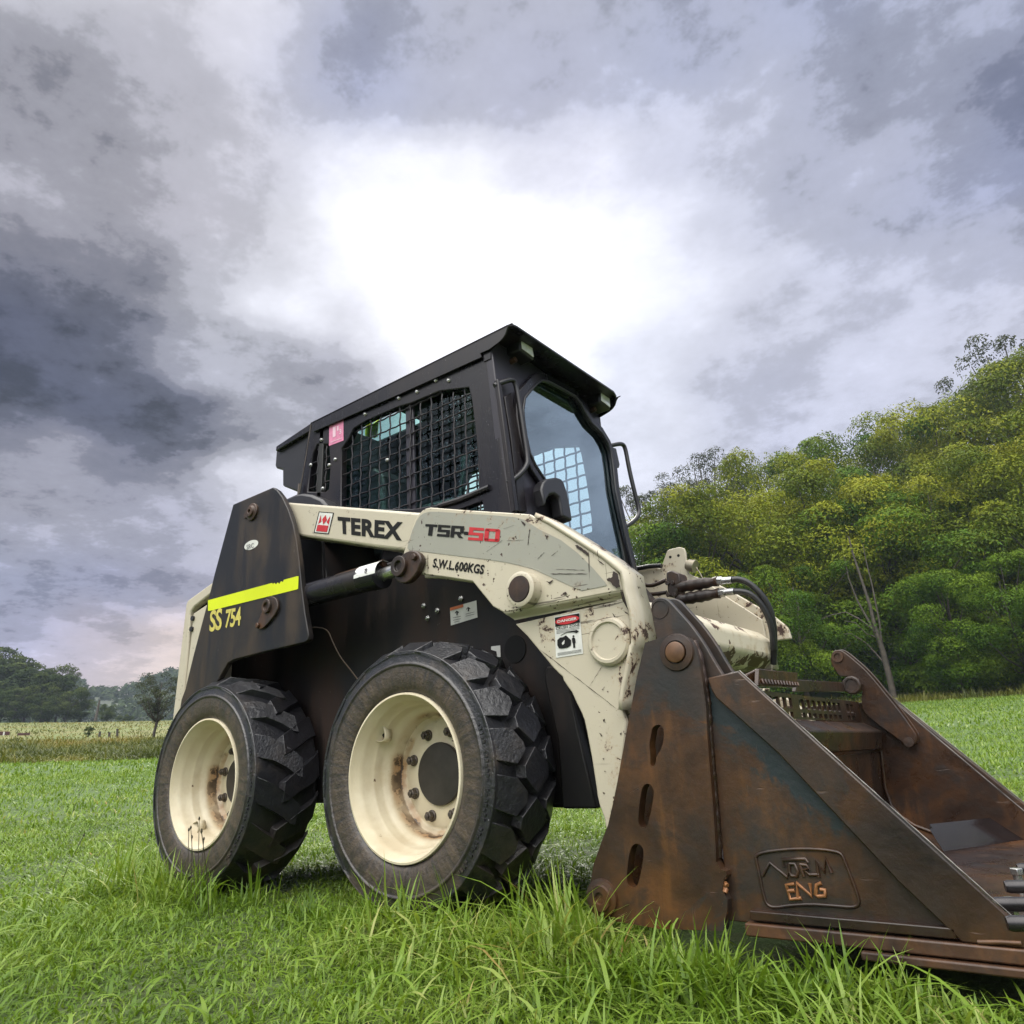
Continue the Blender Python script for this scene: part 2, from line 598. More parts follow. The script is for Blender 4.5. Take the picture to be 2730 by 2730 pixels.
def rust_steel(name, blue=.5, wet=.36, tint=1.0, line=None):
    mt, t, bs, co, _ = new_mat(name)
    n1 = t.noise(co, 4.2, 8, .62, .4)
    n2 = t.noise(co, 13, 8, .65, .3)
    n3 = t.noise(t.mapping(co, (7, 7, 2)), 1.6, 6, .6)
    c = t.ramp(n1, [(.30, (.010, .006, .005)), (.44, (.029, .0145, .008)), (.56, (.056, .026, .011)), (.72, (.115, .046, .014))])
    c = t.mix(t.step(n2, .46, .66, 0, .85), c, (.022, .014, .010))
    c = t.mix(t.step(n3, .56, .76, 0, .45), c, (.14, .068, .026))
    st = t.noise(t.mapping(co, (38, 38, 3.2)), 1.0, 5, .6)
    c = t.mix(t.math('MULTIPLY', t.step(st, .52, .72, 0, .6), t.step(n1, .44, .60)), c, (.115, .050, .014))
    # what is left of the dark blue-green paint
    b1 = t.noise(co, 3.1, 8, .68, .6)
    z = t.xyz(co)[2]
    up = t.step(z, .16, .5)
    bm_ = t.math('MULTIPLY', t.step(t.math('MULTIPLY_ADD', up, .16, b1), .555, .60), blue)
    if line:                                # paint kept in the lee of the wear strip
        (lx, lz), (mx_, mz) = line
        L_ = math.hypot(mx_ - lx, mz - lz)
        nx_, nz_ = -(mz - lz) / L_, (mx_ - lx) / L_
        X = t.xyz(co)[0]
        dist = t.math('ADD', t.math('MULTIPLY', t.math('SUBTRACT', X, lx), nx_), t.math('MULTIPLY', t.math('SUBTRACT', z, lz), nz_))
        dist = t.math('ABSOLUTE', dist)
        along = t.step(z, .20, .42)
        near = t.math('MULTIPLY', t.step(dist, .16, .0), t.math('MULTIPLY_ADD', along, .8, .35))
        bm_ = t.math('MAXIMUM', bm_, t.step(t.math('MULTIPLY_ADD', near, .26, b1), .66, .73))
    c = t.mix(bm_, c, (.014, .021, .024))
    sc = t.noise(t.mapping(co, (60, 60, 8), (0, rad(62), 0)), 1.0, 4, .6)
    sc2 = t.noise(t.mapping(co, (9, 9, 70), (0, rad(20), 0)), 1.0, 4, .6)
    s = t.math('MULTIPLY', t.math('MAXIMUM', t.step(sc, .68, .74), t.step(sc2, .68, .74)), t.step(n1, .4, .6))
    c = t.mix(t.math('MULTIPLY', s, .35), c, (.17, .10, .065))
    if tint != 1.0:
        c = t.mix(1.0, c, (tint, tint * .97, tint), 'MULTIPLY')
    t.set(bs.inputs['Base Color'], c)
    t.set(bs.inputs['Roughness'], t.math('ADD', wet - .20, t.math('MULTIPLY', n2, .42)))
    bs.inputs['Specular IOR Level'].default_value = .45
    h = t.math('ADD', t.math('MULTIPLY', n2, .6), t.math('ADD', t.math('MULTIPLY', t.noise(co, 60, 4), .3), t.math('MULTIPLY', s, -.3)))
    t.set(bs.inputs['Normal'], t.bump(h, .38, .006))
    return mt


def rubber(name):
    mt, t, bs, co, _ = new_mat(name)
    X, Y, Z = t.xyz(co)
    r = t.math('SQRT', t.math('ADD', t.math('MULTIPLY', X, X), t.math('MULTIPLY', Z, Z)))
    n = t.noise(co, 9, 7, .62)
    n2 = t.noise(co, 40, 5, .6)
    side = t.step(Y, .012, -.004)
    band = t.math('MULTIPLY', side, t.math('MULTIPLY', t.step(r, .226, .24), t.step(r, .325, .285)))
    # dust rubbed radially into the side wall
    ang = t.math('ARCTAN2', X, Z)
    cmb = t.n('ShaderNodeCombineXYZ', {0: t.math('MULTIPLY', ang, 26.0), 1: t.math('MULTIPLY', r, 9.0)}).outputs[0]
    streak = t.noise(cmb, 1.0, 5, .6)
    d = t.math('MULTIPLY', band, t.step(streak, .28, .62, .25, .95))
    d2 = t.math('MULTIPLY', t.step(n, .50, .70), t.math('MULTIPLY_ADD', side, .30, .20))
    low = t.math('MULTIPLY', t.step(Z, -.05, -.3), t.step(n, .40, .58, 0, .75))
    d = t.math('MAXIMUM', d, t.math('MAXIMUM', d2, low), clamp=True)
    c = t.ramp(n2, [(.3, (.0095, .0095, .0115)), (.7, (.018, .018, .022))])
    c = t.mix(d, c, t.ramp(n2, [(.3, (.034, .024, .016)), (.7, (.080, .056, .036))]))
    t.set(bs.inputs['Base Color'], c)
    t.set(bs.inputs['Roughness'], t.math('ADD', t.math('MULTIPLY', d, .25), t.math('MULTIPLY_ADD', n, .22, .22)))
    bs.inputs['Specular IOR Level'].default_value = .65
    n4 = t.noise(co, 120, 3, .6)
    t.set(bs.inputs['Normal'], t.bump(t.math('ADD', t.math('MULTIPLY', n4, .5), t.math('ADD', n2, t.math('MULTIPLY', n, .8))), .5, .006))
    return mt


def rim_paint(name):
    mt, t, bs, co, _ = new_mat(name)
    X, Y, Z = t.xyz(co)
    r = t.math('SQRT', t.math('ADD', t.math('MULTIPLY', X, X), t.math('MULTIPLY', Z, Z)))
    n = t.noise(co, 7, 6, .6)
    base = t.mix(t.step(n, .35, .7), (.54, .47, .33), (.62, .56, .42))
    # rust weeping from the weld between disc and barrel
    wob = t.math('MULTIPLY_ADD', t.noise(co, 22, 5, .65), .034, -.017)
    rr = t.math('ABSOLUTE', t.math('SUBTRACT', t.math('ADD', r, wob), .170))
    deep = t.step(Y, .10, .13)
    seg = t.step(t.noise(co, 5.5, 3), .44, .56)
    stain = t.math('MULTIPLY', t.math('MULTIPLY', t.step(rr, .022, .004), deep), t.math('MULTIPLY_ADD', seg, .7, .2))
    crack = t.math('MULTIPLY', t.math('MULTIPLY', t.step(rr, .0042, .0028), deep), seg)
    c = t.mix(stain, base, (.30, .15, .055))
    c = t.mix(crack, c, (.03, .015, .01))
    du = t.math('MULTIPLY', t.step(t.noise(co, 4, 6, .6), .5, .72), .5)
    c = t.mix(du, c, (.34, .25, .14))
    sp = t.math('MULTIPLY', t.step(t.noise(co, 48, 3), .70, .73), t.step(t.noise(co, 8, 3), .5, .6))
    c = t.mix(sp, c, (.08, .035, .02))
    t.set(bs.inputs['Base Color'], c)
    t.set(bs.inputs['Roughness'], t.math('MULTIPLY_ADD', n, .2, .32))
    t.set(bs.inputs['Normal'], t.bump(t.math('SUBTRACT', t.math('MULTIPLY', n, .4), crack), .25, .004))
    return mt


def glass(name, tint=(.55, .80, .78), refl=1.0, drops=True, rough=.02, zlow=1.0):
    mt = bpy.data.materials.new(name)
    mt.use_nodes = True
    t = NT(mt.node_tree)
    t.nodes.clear()
    out = t.n('ShaderNodeOutputMaterial')
    co = t.n('ShaderNodeTexCoord').outputs['Object']
    tr = t.n('ShaderNodeBsdfTransparent', {'Color': tint})
    gl = t.n('ShaderNodeBsdfGlossy', {'Roughness': rough, 'Color': (.78, .92, 1, 1)})
    fr = t.n('ShaderNodeFresnel', {'IOR': 1.5})
    bk = t.n('ShaderNodeNewGeometry').outputs['Backfacing']
    f = t.math('MULTIPLY', fr.outputs[0], refl, clamp=True)
    f = t.math('MULTIPLY', f, t.math('SUBTRACT', 1.0, bk))
    if drops:
        vor = t.n('ShaderNodeTexVoronoi', {'Scale': 95})
        t.links.new(co, vor.inputs['Vector'])
        dr = t.step(vor.outputs['Distance'], .26, .16)
        X, Y, Z = t.xyz(co)
        dr = t.math('MULTIPLY', dr, t.step(t.math('ADD', t.noise(co, 7, 4), t.step(Z, zlow + .10, zlow, 0, .14)), .52, .62))
        f = t.math('MAXIMUM', f, t.math('MULTIPLY', dr, .2), clamp=True)
    mx = t.n('ShaderNodeMixShader')
    t.set(mx.inputs[0], f)
    t.links.new(tr.outputs[0], mx.inputs[1])
    t.links.new(gl.outputs[0], mx.inputs[2])
    t.links.new(mx.outputs[0], out.inputs[0])
    return mt


CREAM = cream_paint('cream_paint', chips=.62, dirt=.42)
CREAM_WORN = cream_paint('cream_paint_worn', chips=1.0, dirt=.9, thr=.555)
CREAM_CLEAN = cream_paint('cream_paint_clean', chips=.25, dirt=.35, thr=.63)
GREY_DECAL = cream_paint('grey_decal_film', base=(.285, .28, .235), chips=.75, dirt=.25)
BLACK = black_paint('black_paint', base=(.009, .009, .010), dirt=.9, drops=.5)
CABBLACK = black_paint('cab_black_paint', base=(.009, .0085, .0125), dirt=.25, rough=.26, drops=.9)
CHASSIS = black_paint('chassis_black', base=(.0085, .008, .0085), dirt=1.0, rough=.42, dust=(.034, .020, .015))
TRIM = black_paint('trim_grey_black', base=(.030, .028, .038), dirt=.2, rough=.3, drops=.4)
DARK = plain('dark_interior', (.008, .008, .008), .6)
PLASTIC = plain('black_plastic', (.016, .015, .018), .38)
RUST = rust_steel('rusty_steel', blue=.55)
RUST_PLATE = rust_steel('rusty_wear_plate', blue=.35, wet=.34)
RUST_IN = rust_steel('wet_rusty_steel', blue=.15, wet=.30, tint=.82)
RUST_EDGE = plain('worn_edge_steel', (.20, .11, .045), .4, .2, .25, 12)
BROWN = rust_steel('brown_pin_steel', blue=.2, wet=.42, tint=.9)
WELD = plain('weld_bead', (.05, .03, .022), .26, .4, .2, 60)
COPPER = plain('bare_rust_weld', (.30, .13, .05), .42, .2, .25, 70)
RUBBER = rubber('tyre_rubber')
RIM = rim_paint('rim_cream_paint')
HOSE = plain('hose_rubber', (.014, .014, .015), .42)
STEEL = plain('bright_steel', (.55, .55, .54), .25, .9, .1)
WORN = plain('worn_bright_edge', (.30, .28, .26), .38, .7, .4, 14)
BOLT = plain('grey_bolt', (.12, .10, .085), .4, .6, .2)
CHROME = plain('wet_bolt_head', (.42, .42, .40), .22, .8, .1)
GLASS_SIDE = glass('side_glass', (.78, .95, .92), .6, zlow=1.50)
GLASS_DOOR = glass('door_glass', (.80, .96, .97), 4.0)
INK = plain('black_ink', (.008, .008, .008), .6, var=.05)
INK.node_tree.nodes['Principled BSDF'].inputs['Specular IOR Level'].default_value = .2
RED = plain('red_film', (.46, .022, .026), .35, var=.06)
WHITE = plain('white_film', (.62, .62, .58), .4, var=.08)
PINK = plain('pink_film', (.66, .22, .36), .45, var=.12, scale=60)
PALEPINK = plain('pale_pink_ink', (.72, .50, .58), .45, var=.05)
COPPER2 = plain('dull_orange_rust', (.13, .062, .028), .5, .1, .25, 40)
ORANGE = plain('orange_film', (.52, .14, .05), .45, var=.06)
YELLOW = plain('hi_vis_film', (.60, .68, .0), .38, var=.06, scale=9)
YELLOWTXT = plain('yellow_film', (.58, .50, .11), .45, var=.15, scale=50)
LENS = plain('lamp_lens', (.86, .86, .84), .2, var=.15, scale=50, coat=1)
VINYL = plain('seat_vinyl', (.013, .013, .014), .5)

# ------------------------------------------------------------------ the loader
YC = 0.667                              # centre line of the machine
loader = empty('skid_steer_loader', (-0.55, YC, 0))
tag(loader, 'cream and black wheeled skid steer loader with a rusty bucket lowered on wet grass', 'loader')


def mirror(g):
    h = G()
    h.v = [(a, 2 * YC - b, c) for a, b, c in g.v]
    h.f = [tuple(reversed(f)) for f in g.f]
    return h


# ---- wheels
def tyre_geo(kind):
    g = G()
    prof = [(.2275, .006), (.233, -.004), (.245, -.010), (.262, -.0135), (.288, -.0155), (.303, -.0145), (.307, -.018), (.311, -.018), (.3145, -.0135),
            (.334, -.0100), (.340, -.0105), (.344, -.0130), (.3475, -.0115), (.349, -.003), (.350, .01), (.354, .05), (.356, .122), (.354, .19), (.349, .236),
            (.335, .25), (.30, .256), (.25, .252), (.2275, .236)]
    g.lathe(prof, 96)
    yc, hw = .122, .128

    def rb(v):
        return .355 - .006 * v * v - .012 * max(0, abs(v) - .8)

    def rt(v):
        a = abs(v)
        return .384 - .004 * a * a - (.034 * ((a - .80) / .25) ** 2 if a > .8 else 0)

    def lug(poly, th0, pitch, grow=1.0):
        ct = sum(p[0] for p in poly) / len(poly)
        cv = sum(p[1] for p in poly) / len(poly)
        vs = []
        for lev in (0, 1):
            k = 1.12 if lev == 0 else 1.0
            for t_, v_ in poly:
                t2, v2 = ct + (t_ - ct) * k, cv + (v_ - cv) * (k if abs(v_) < .95 else 1)
                th = th0 + t2 * pitch
                r = (rb(v2) - .006) if lev == 0 else rt(v2) * grow
                if lev:
                    r += random.uniform(-.0022, .0016)
                    th += random.uniform(-.006, .006)
                vs.append((r * math.sin(th), yc + v2 * hw, r * math.cos(th)))
        n = len(poly)
        fs = [tuple(range(n, 2 * n))] + [(i, (i + 1) % n, n + (i + 1) % n, n + i) for i in range(n)]
        g.add(vs, fs)
    if kind == 'block':
        N_ = 19
        pt = 2 * math.pi / N_
        o = [(-.42, -1.05), (.26, -1.05), (.40, -.62), (.14, -.34), (-.06, -.34), (-.33, -.64)]
        c_ = [(-.46, 0), (-.13, -.40), (.13, -.40), (.46, 0), (.13, .40), (-.13, .40)]
        for i in range(N_):
            lug(o, i * pt, pt)
            lug(c_, (i + .54) * pt, pt, 1.0)
            lug([(a, -b) for a, b in o], i * pt + .06, pt)
    else:
        N_ = 15
        pt = 2 * math.pi / N_
        for i in range(N_):
            for sg, off in ((1, 0), (-1, .5)):
                # shoulder foot, then the bar bending to the centre
                bar = [(-.46, -1.05), (.12, -1.05), (.26, -.62), (.44, -.22), (.60, .10), (.64, .28), (.22, .28), (.06, .0), (-.10, -.30), (-.26, -.66)]
                lug([(t_, v_ * sg) for t_, v_ in bar], (i + off) * pt, pt, .992)
    return g


RIM_PROF = [(.229, .004), (.2275, -.009), (.222, -.010), (.2195, -.004), (.217, .006), (.211, .016), (.207, .030), (.2055, .052), (.199, .061), (.1965, .068), (.1955, .088),
            (.190, .097), (.183, .103), (.176, .118), (.1715, .140), (.169, .148), (.164, .150), (.160, .160), (.155, .1625), (.149, .160), (.143, .156), (.09, .155), (.0, .155)]


def make_wheel(loc, kind, valve_ang, label, rot=0.0, tread_rot=0.0):
    wh = empty('wheel', loc, loader)
    wh['label'] = label
    o0 = Vector(loc)
    ORG[wh.name] = Vector()                 # children are modelled round the axle
    ty = tyre_geo(kind).build('tyre', RUBBER, wh, smooth=46, bevel=.008, seg=3)
    ty.rotation_euler[1] = tread_rot
    G().lathe(RIM_PROF, 96).build('rim', RIM, wh, smooth=50)
    tk = G()
    for i in range(34):
        if i % 8 == 5:
            continue
        a = rad(18) - i * .0365 + tread_rot
        e1 = Vector((math.cos(a), 0, math.sin(a)))
        e2 = Vector((-math.sin(a), 0, math.cos(a)))
        tk.slab([e1 * .318 + e2 * u + Vector((0, -.0155, 0)) for u in (-.0032, .0032)] + [e1 * (.329 if i % 3 else .325) + e2 * u + Vector((0, -.0145, 0)) for u in (.0032, -.0032)], (0, .004, 0))
    tk.build('sidewall_relief', RUBBER, wh)
    cap = G().lathe([(.088, .156), (.0895, .146), (.087, .1425), (.05, .1405), (0, .140)], 48)
    cap.build('hub_cap', plain('hub_cap_grey', (.042, .036, .031), .45, .2, .25, 25) if 'hub_cap_grey' not in bpy.data.materials else bpy.data.materials['hub_cap_grey'], wh, smooth=40)
    for i in range(8):
        a = rad(22.5 + 45 * i) + rot
        b = G().lathe([(.0165, .156), (.0165, .150), (.0135, .149)], 16, (0.124 * math.cos(a), 0, 0.124 * math.sin(a)))
        b.disc((.124 * math.cos(a), .151, .124 * math.sin(a)), .0138, .017, hexa=True)
        b.lathe([(.0075, .135), (.0075, .128), (0, .127)], 12, (0.124 * math.cos(a), 0, 0.124 * math.sin(a)))
        b.build('wheel_bolt', BOLT, wh, bevel=.0015)
    # bent guard plate over the valve hole
    a = valve_ang
    e_r = Vector((math.cos(a), 0, math.sin(a)))
    e_t = Vector((-math.sin(a), 0, math.cos(a)))
    b = G()
    vs = []
    for j in range(9):
        u = -1 + j / 4
        rr = .205 - .028 * (1 - u * u)
        for yy, dd in ((.052, 0), (.082, -.004)):
            vs.append(e_r * (rr + dd * 0) + e_t * (u * .024) + Vector((0, yy, 0)))
    fs = [(2 * j, 2 * j + 1, 2 * j + 3, 2 * j + 2) for j in range(8)]
    b.add(vs, fs)
    vg = b.build('valve_guard', RIM, wh, smooth=60)
    sd = vg.modifiers.new('thickness', 'SOLIDIFY')
    sd.thickness = .003
    st = G()
    st.tube([e_r * .204 + Vector((0, .067, 0)), e_r * .186 + Vector((0, .066, 0))], .006, 10)
    st.build('valve', INK, wh, smooth=40)
    return wh


wf = make_wheel((0, 0, .38), 'block', rad(143), 'front wheel with block tread tyre', rot=.06, tread_rot=rad(4))
wr = make_wheel((-1.0602, 0, .38), 'bar', rad(232), 'rear wheel with muddy bar tread tyre', rot=.1, tread_rot=rad(2))


def dup_tree(o, parent):
    c = o.copy()
    COL.objects.link(c)
    c.parent = parent
    for ch in list(o.children):
        dup_tree(ch, c)
    return c


base_loc = ORG[loader.name]
for src, x in ((wr, -1.0602),):
    c = dup_tree(src, loader)
    c.location = Vector((x, 2 * YC, .38)) - base_loc
    c.rotation_euler[2] = math.pi
    c['label'] = 'wheel on the far side behind the chassis'

# ---- chassis
YS = .27
ch = G()
ch_poly = [(-1.42, .30), (.46, .275), (.47, .75), (.20, 1.13), (-.75, 1.13), (-.82, 1.38), (-1.25, 1.36), (-1.42, 1.10)]
ch.prism(ch_poly, YS, 2 * YC - YS)
chassis = ch.build('chassis', CHASSIS, loader, bevel=.012)
# pressed ledge and front fender behind the front wheel
fl = G()
fl.prism(pxz('L', [(500, 568), (640, 560), (700, 760), (820, 1300), (930, 1790), (640, 1790), (600, 1200), (480, 660)], .235), .235, YS)
fl.build('fender', CHASSIS, loader, bevel=.006)
hl = G()
c_ = P(*px('L', (240, 420))[0], y=YS)
hl.disc((c_.x, YS - .0015, c_.z), .042, .002, 28)
hl.build('access_hole', INK, loader)
for q in ((197, 927), (297, 962), (225, 1018), (470, 875)):
    bl = G()
    c_ = P(*px('E', q)[0], y=YS)
    bl.disc((c_.x, YS, c_.z), .0105, .006, hexa=True)
    bl.lathe([(.0085, -.006), (.006, -.011), (0, -.012)], 10, (c_.x, YS, c_.z))
    bl.build('chassis_bolt', CHROME, loader, bevel=.001)
hs = G()
hs.tube([P(a, b, y=YS - .015) for a, b in px('D', (870, 1000), (930, 995), (1000, 1010), (1030, 1090), (1080, 1190), (1150, 1275), (1190, 1330))], 0.0024, 6, smooth_path=2)
hs.build('thin_cable', plain('dusty_cable', (.11, .075, .05), .6), loader, smooth=60)
ht = G()
ht.prism([(-1.62, .45), (-1.40, .44), (-1.40, .48), (-1.62, .48)], .34, .40)
ht.build('tow_bracket', RUST_EDGE, loader, bevel=.003)

# warning sticker on the chassis side
wl = flat(G(), 'E', [(385, 940), (580, 885), (588, 1010), (392, 1070)], YS - .002)
wl = wl.build('warning_label', WHITE, loader)
t_ = flat(G(), 'E', [(385, 940), (482, 913), (484, 934), (387, 962)], YS - .0035)
t_.build('orange_header', ORANGE, wl)
t_ = G()
for a in ((408, 1012, 465, 1000), (500, 985, 565, 968), (408, 1030, 465, 1018), (500, 1000, 565, 984), (415, 1044, 455, 1035)):
    t_ = G()
    flat(t_, 'E', [(a[0], a[1]), (a[2], a[3]), (a[2], a[3] + 3), (a[0], a[1] + 3)], YS - .0035)
    t_.build('fine_print', INK, wl)
for cx, cy in ((436, 985), (520, 957)):
    t_ = G()
    flat(t_, 'E', [(cx - 4, cy + 10), (cx - 2, cy - 16), (cx + 6, cy - 18), (cx + 5, cy + 8)], YS - .0035)
    flat(t_, 'E', [(cx - 16, cy - 8), (cx - 2, cy - 24), (cx + 16, cy - 14), (cx + 12, cy - 8), (cx - 2, cy - 17), (cx - 12, cy - 4)], YS - .0035)
    t_.build('pictogram', INK, wl)
flat(G(), 'L', [(30, 398), (108, 388), (112, 488), (82, 490), (76, 440), (30, 425)], YS - .002).build('white_sticker', WHITE, loader)

# ---- rear tower plates
YT = .020
TW = [(390, 205), (645, 95), (672, 112), (705, 155), (745, 240), (775, 330), (797, 440), (815, 580), (830, 740), (850, 900), (868, 1005), (876, 1045), (872, 1075), (850, 1092), (600, 1150), (395, 1203), (355, 1225), (315, 1295), (235, 1440)]
tw_poly = pxz('D', TW, YT) + pxz('S', [(300, 1930), (150, 1930), (190, 1690), (235, 1570), (330, 1175), (430, 800), (520, 460), (575, 230)], YT)
tg = G().prism(tw_poly, YT, YT + .022)
tower = tg.build('tower_plate', BLACK, loader, bevel=.003)
mirror(tg).build('tower_plate', BLACK, loader, bevel=.003)
# inner tower plate and box section in the shade
ti = [(a + .05, b - .03) for a, b in tw_poly]
G().prism(pxz('D', [(480, 300), (700, 260), (960, 440), (970, 690), (930, 760), (700, 1050), (480, 1100), (420, 700)], .16), .16, .175).build('tower_brace', CHASSIS, loader, bevel=.003)
st = G()
f_ = quad_map(px('D', (228, 822), (812, 664), (808, 750), (228, 893)), YT - .0015)
# upper edge chewed away near its front end
top = [(0, .97), (.0, 1), (.10, 1), (.55, 1), (.735, 1), (.742, .86), (.755, .97), (.775, .80), (.79, .93), (.81, .77), (.825, .95), (.845, .84), (.853, 1), (.98, 1), (1, .97)]
st.add([f_(u, v) for u, v in [(1, .03), (.985, 0), (.02, 0), (0, .05)] + top], [tuple(range(4 + len(top)))])
st.build('hi_vis_strip', YELLOW, tower)
g = text_on(G(), 'SS', px('D', (243, 890), (322, 868), (314, 1010), (236, 1028)), YT - .0015, bold=.025, spacing=.95)
g = text_on(g, '754', px('D', (345, 882), (443, 862), (438, 985), (336, 1004)), YT - .0015, bold=.025, spacing=.9)
g.build('lettering', YELLOWTXT, tower)
ov = G()
f_ = quad_map(px('D', (462, 447), (552, 420), (552, 482), (462, 512)), YT - .0015)
ov.add([f_(.5 + .5 * math.cos(2 * math.pi * i / 28), .5 + .46 * math.sin(2 * math.pi * i / 28)) for i in range(28)], [tuple(range(28))])
ov = ov.build('oval_sticker', WHITE, tower)
text_on(G(), 'SRC', px('D', (476, 466), (522, 452), (522, 482), (476, 496)), YT - .003, bold=.01).build('lettering', plain('grey_ink', (.16, .16, .16), .5), ov)
pn = G()
c_ = P(*px('D', (518, 255))[0], y=YT)
pn.lathe([(.036, 0), (.036, -.008), (.024, -.010), (.022, -.018), (.008, -.019), (.008, -.010), (0, -.010)], 32, (c_.x, YT, c_.z))
pn.prism([(c_.x - .062, c_.z + .0), (c_.x - .04, c_.z + .018), (c_.x, c_.z + .014), (c_.x, c_.z - .014), (c_.x - .05, c_.z - .016)], YT - .006, YT)
pn.build('pivot_pin', BROWN, tower, bevel=.002)
pn = G()
lk = [(612, 800), (640, 795), (668, 812), (678, 860), (668, 900), (610, 975), (565, 1012), (540, 1005), (548, 960), (585, 870), (592, 820)]
pn.prism(pxz('D', chaikin(lk), YT - .010), YT - .010, YT)
c_ = P(*px('D', (612, 862))[0], y=YT - .010)
pn.lathe([(.026, 0), (.026, -.010), (.014, -.010), (.014, -.002), (0, -.002)], 28, (c_.x, YT - .010, c_.z))
c_ = P(*px('D', (553, 985))[0], y=YT - .010)
pn.disc((c_.x, YT - .010, c_.z), .011, .009, hexa=True)
pn.build('cylinder_pin', BROWN, tower, bevel=.002)

# ---- rear engine door
YD = .060
fr_out = pxz('S', [(620, 275), (555, 318), (285, 515), (262, 535), (245, 575), (235, 660), (165, 1250), (85, 1932), (40, 2330)], YD)
fr_in = pxz('S', [(150, 2330), (185, 1932), (245, 1300), (285, 800), (290, 690), (300, 655), (340, 600), (525, 455), (620, 395)], YD)
dg = G().prism(fr_out + fr_in, YD, 2 * YC - YD)
door = dg.build('engine_door', CREAM_CLEAN, loader, bevel=.006)
gp = G().prism(pxz('S', [(600, 400), (525, 460), (345, 605), (300, 660), (290, 720), (245, 1300), (190, 1932), (150, 2330), (420, 2330), (600, 900)], YD + .03), YD + .03, YD + .05)
gp.build('door_gap', INK, door)
G().prism(pxz('S', [(600, 500), (490, 578), (335, 680), (325, 720), (300, 1000), (232, 1570), (200, 1932), (420, 1932), (600, 900)], YD + .005), YD + .005, YD + .03).build('side_shield', CREAM_CLEAN, loader, bevel=.004)
for q in ((322, 740), (308, 865)):
    c_ = P(*px('S', q)[0], y=YD)
    hg = G()
    hg.tube([(c_.x, YD - .004, c_.z), (c_.x, YD + .03, c_.z)], .011, 14)
    hg.build('door_hinge', PLASTIC, door, smooth=40)

# ---- lift arms
YA = .045
arm_up = [(36, 560), (48, 520), (90, 400), (128, 295), (150, 255), (180, 225), (205, 208), (240, 200), (500, 220), (800, 238), (970, 250), (1010, 270), (1110, 322), (1300, 442), (1500, 572), (1600, 660), (1622, 690), (1632, 712), (1650, 790),
          (1655, 812), (780, 975), (700, 930), (550, 745), (360, 715), (160, 690), (60, 690)]
arm_lo = pxz('E', [(1680, 872), (1700, 960), (1722, 1130), (1724, 1200)], YA + .022) + pxz('L', [(1235, 420), (1215, 500), (1160, 760), (1145, 850), (1150, 930), (1190, 1040), (1150, 1400), (1100, 1932), (1085, 2060), (1040, 2060), (1010, 1932), (1000, 1870), (960, 1765), (942, 1690), (930, 1600), (890, 1340), (850, 1130), (828, 1030), (800, 960), (760, 880), (720, 790), (690, 750), (650, 690), (640, 655), (620, 640), (560, 580), (440, 432), (340, 310), (235, 205)], YA + .022)
ag = G()
up_poly = pxz('E', arm_up, YA)
ag.prism(up_poly, YA, YA + .014)
ag.prism(arm_lo, YA + .022, YA + .036)
# the pressed step between both
a1, a2 = P(*px('E', (1655, 812))[0], y=YA), P(*px('E', (780, 975))[0], y=YA)
b1, b2 = P(*px('E', (1680, 872))[0], y=YA + .022), P(*px('E', (862, 1030))[0], y=YA + .022)
rows = []
for i in range(9):
    s_ = i / 8
    e_ = s_ * s_ * (3 - 2 * s_)
    rows.append([Vector((a1.x + (b1.x - a1.x) * s_, YA + .022 * e_, a1.z + (b1.z - a1.z) * s_)), Vector((a2.x + (b2.x - a2.x) * s_, YA + .022 * e_, a2.z + (b2.z - a2.z) * s_))])
n0 = [v for r_ in rows for v in r_]
ag.add(n0, [(2 * i, 2 * i + 1, 2 * i + 3, 2 * i + 2) for i in range(8)])
arm = ag.build('lift_arm', CREAM, loader, bevel=.0035, smooth=32)
# front and top flange of the box section, worn to rust along its edge
ft = pxz('E', [(1010, 270), (1110, 322), (1300, 442), (1500, 572), (1642, 684), (1660, 800), (1682, 880), (1704, 960), (1724, 1130), (1724, 1200)], YA) + pxz('L', [(1240, 395), (1218, 500), (1165, 760), (1150, 850), (1150, 940)], YA + .01)
fgm = G()
n_ = len(ft)
vs = [(a, YA - .004, b) for a, b in ft] + [(a, YA + .098, b) for a, b in ft]
fgm.add(vs, [(i, i + 1, n_ + i + 1, n_ + i) for i in range(n_ - 1)])
fo = fgm.build('arm_flange', CREAM_WORN, arm, smooth=14)
sd = fo.modifiers.new('thickness', 'SOLIDIFY')
sd.thickness = .012
sd.offset = 1
sm = G()
seam = pxz('E', [(1590, 700), (1625, 740), (1640, 800), (1660, 880), (1690, 970), (1706, 1060), (1714, 1180)], YA) + pxz('W', [(1745, 690), (1700, 830), (1640, 960), (1600, 1200), (1550, 1420), (1510, 1620), (1505, 1680), (1530, 1840)], YA + .02)
sm.tube([Vector((a, YA + .004 if i < 4 else YA + .021, b)) for i, (a, b) in enumerate(seam)], .0042, 6)
sm.build('flange_seam', plain('seam_rust', (.022, .011, .007), .6), arm, smooth=60)
# inner side plate of the box section
G().prism(up_poly, YA + .084, YA + .096).build('arm_plate', CREAM, loader, bevel=.003)
lo2 = [(a - .02, b) for a, b in arm_lo]
G().prism(lo2, YA + .088, YA + .100).build('arm_plate', CREAM, loader, bevel=.003)
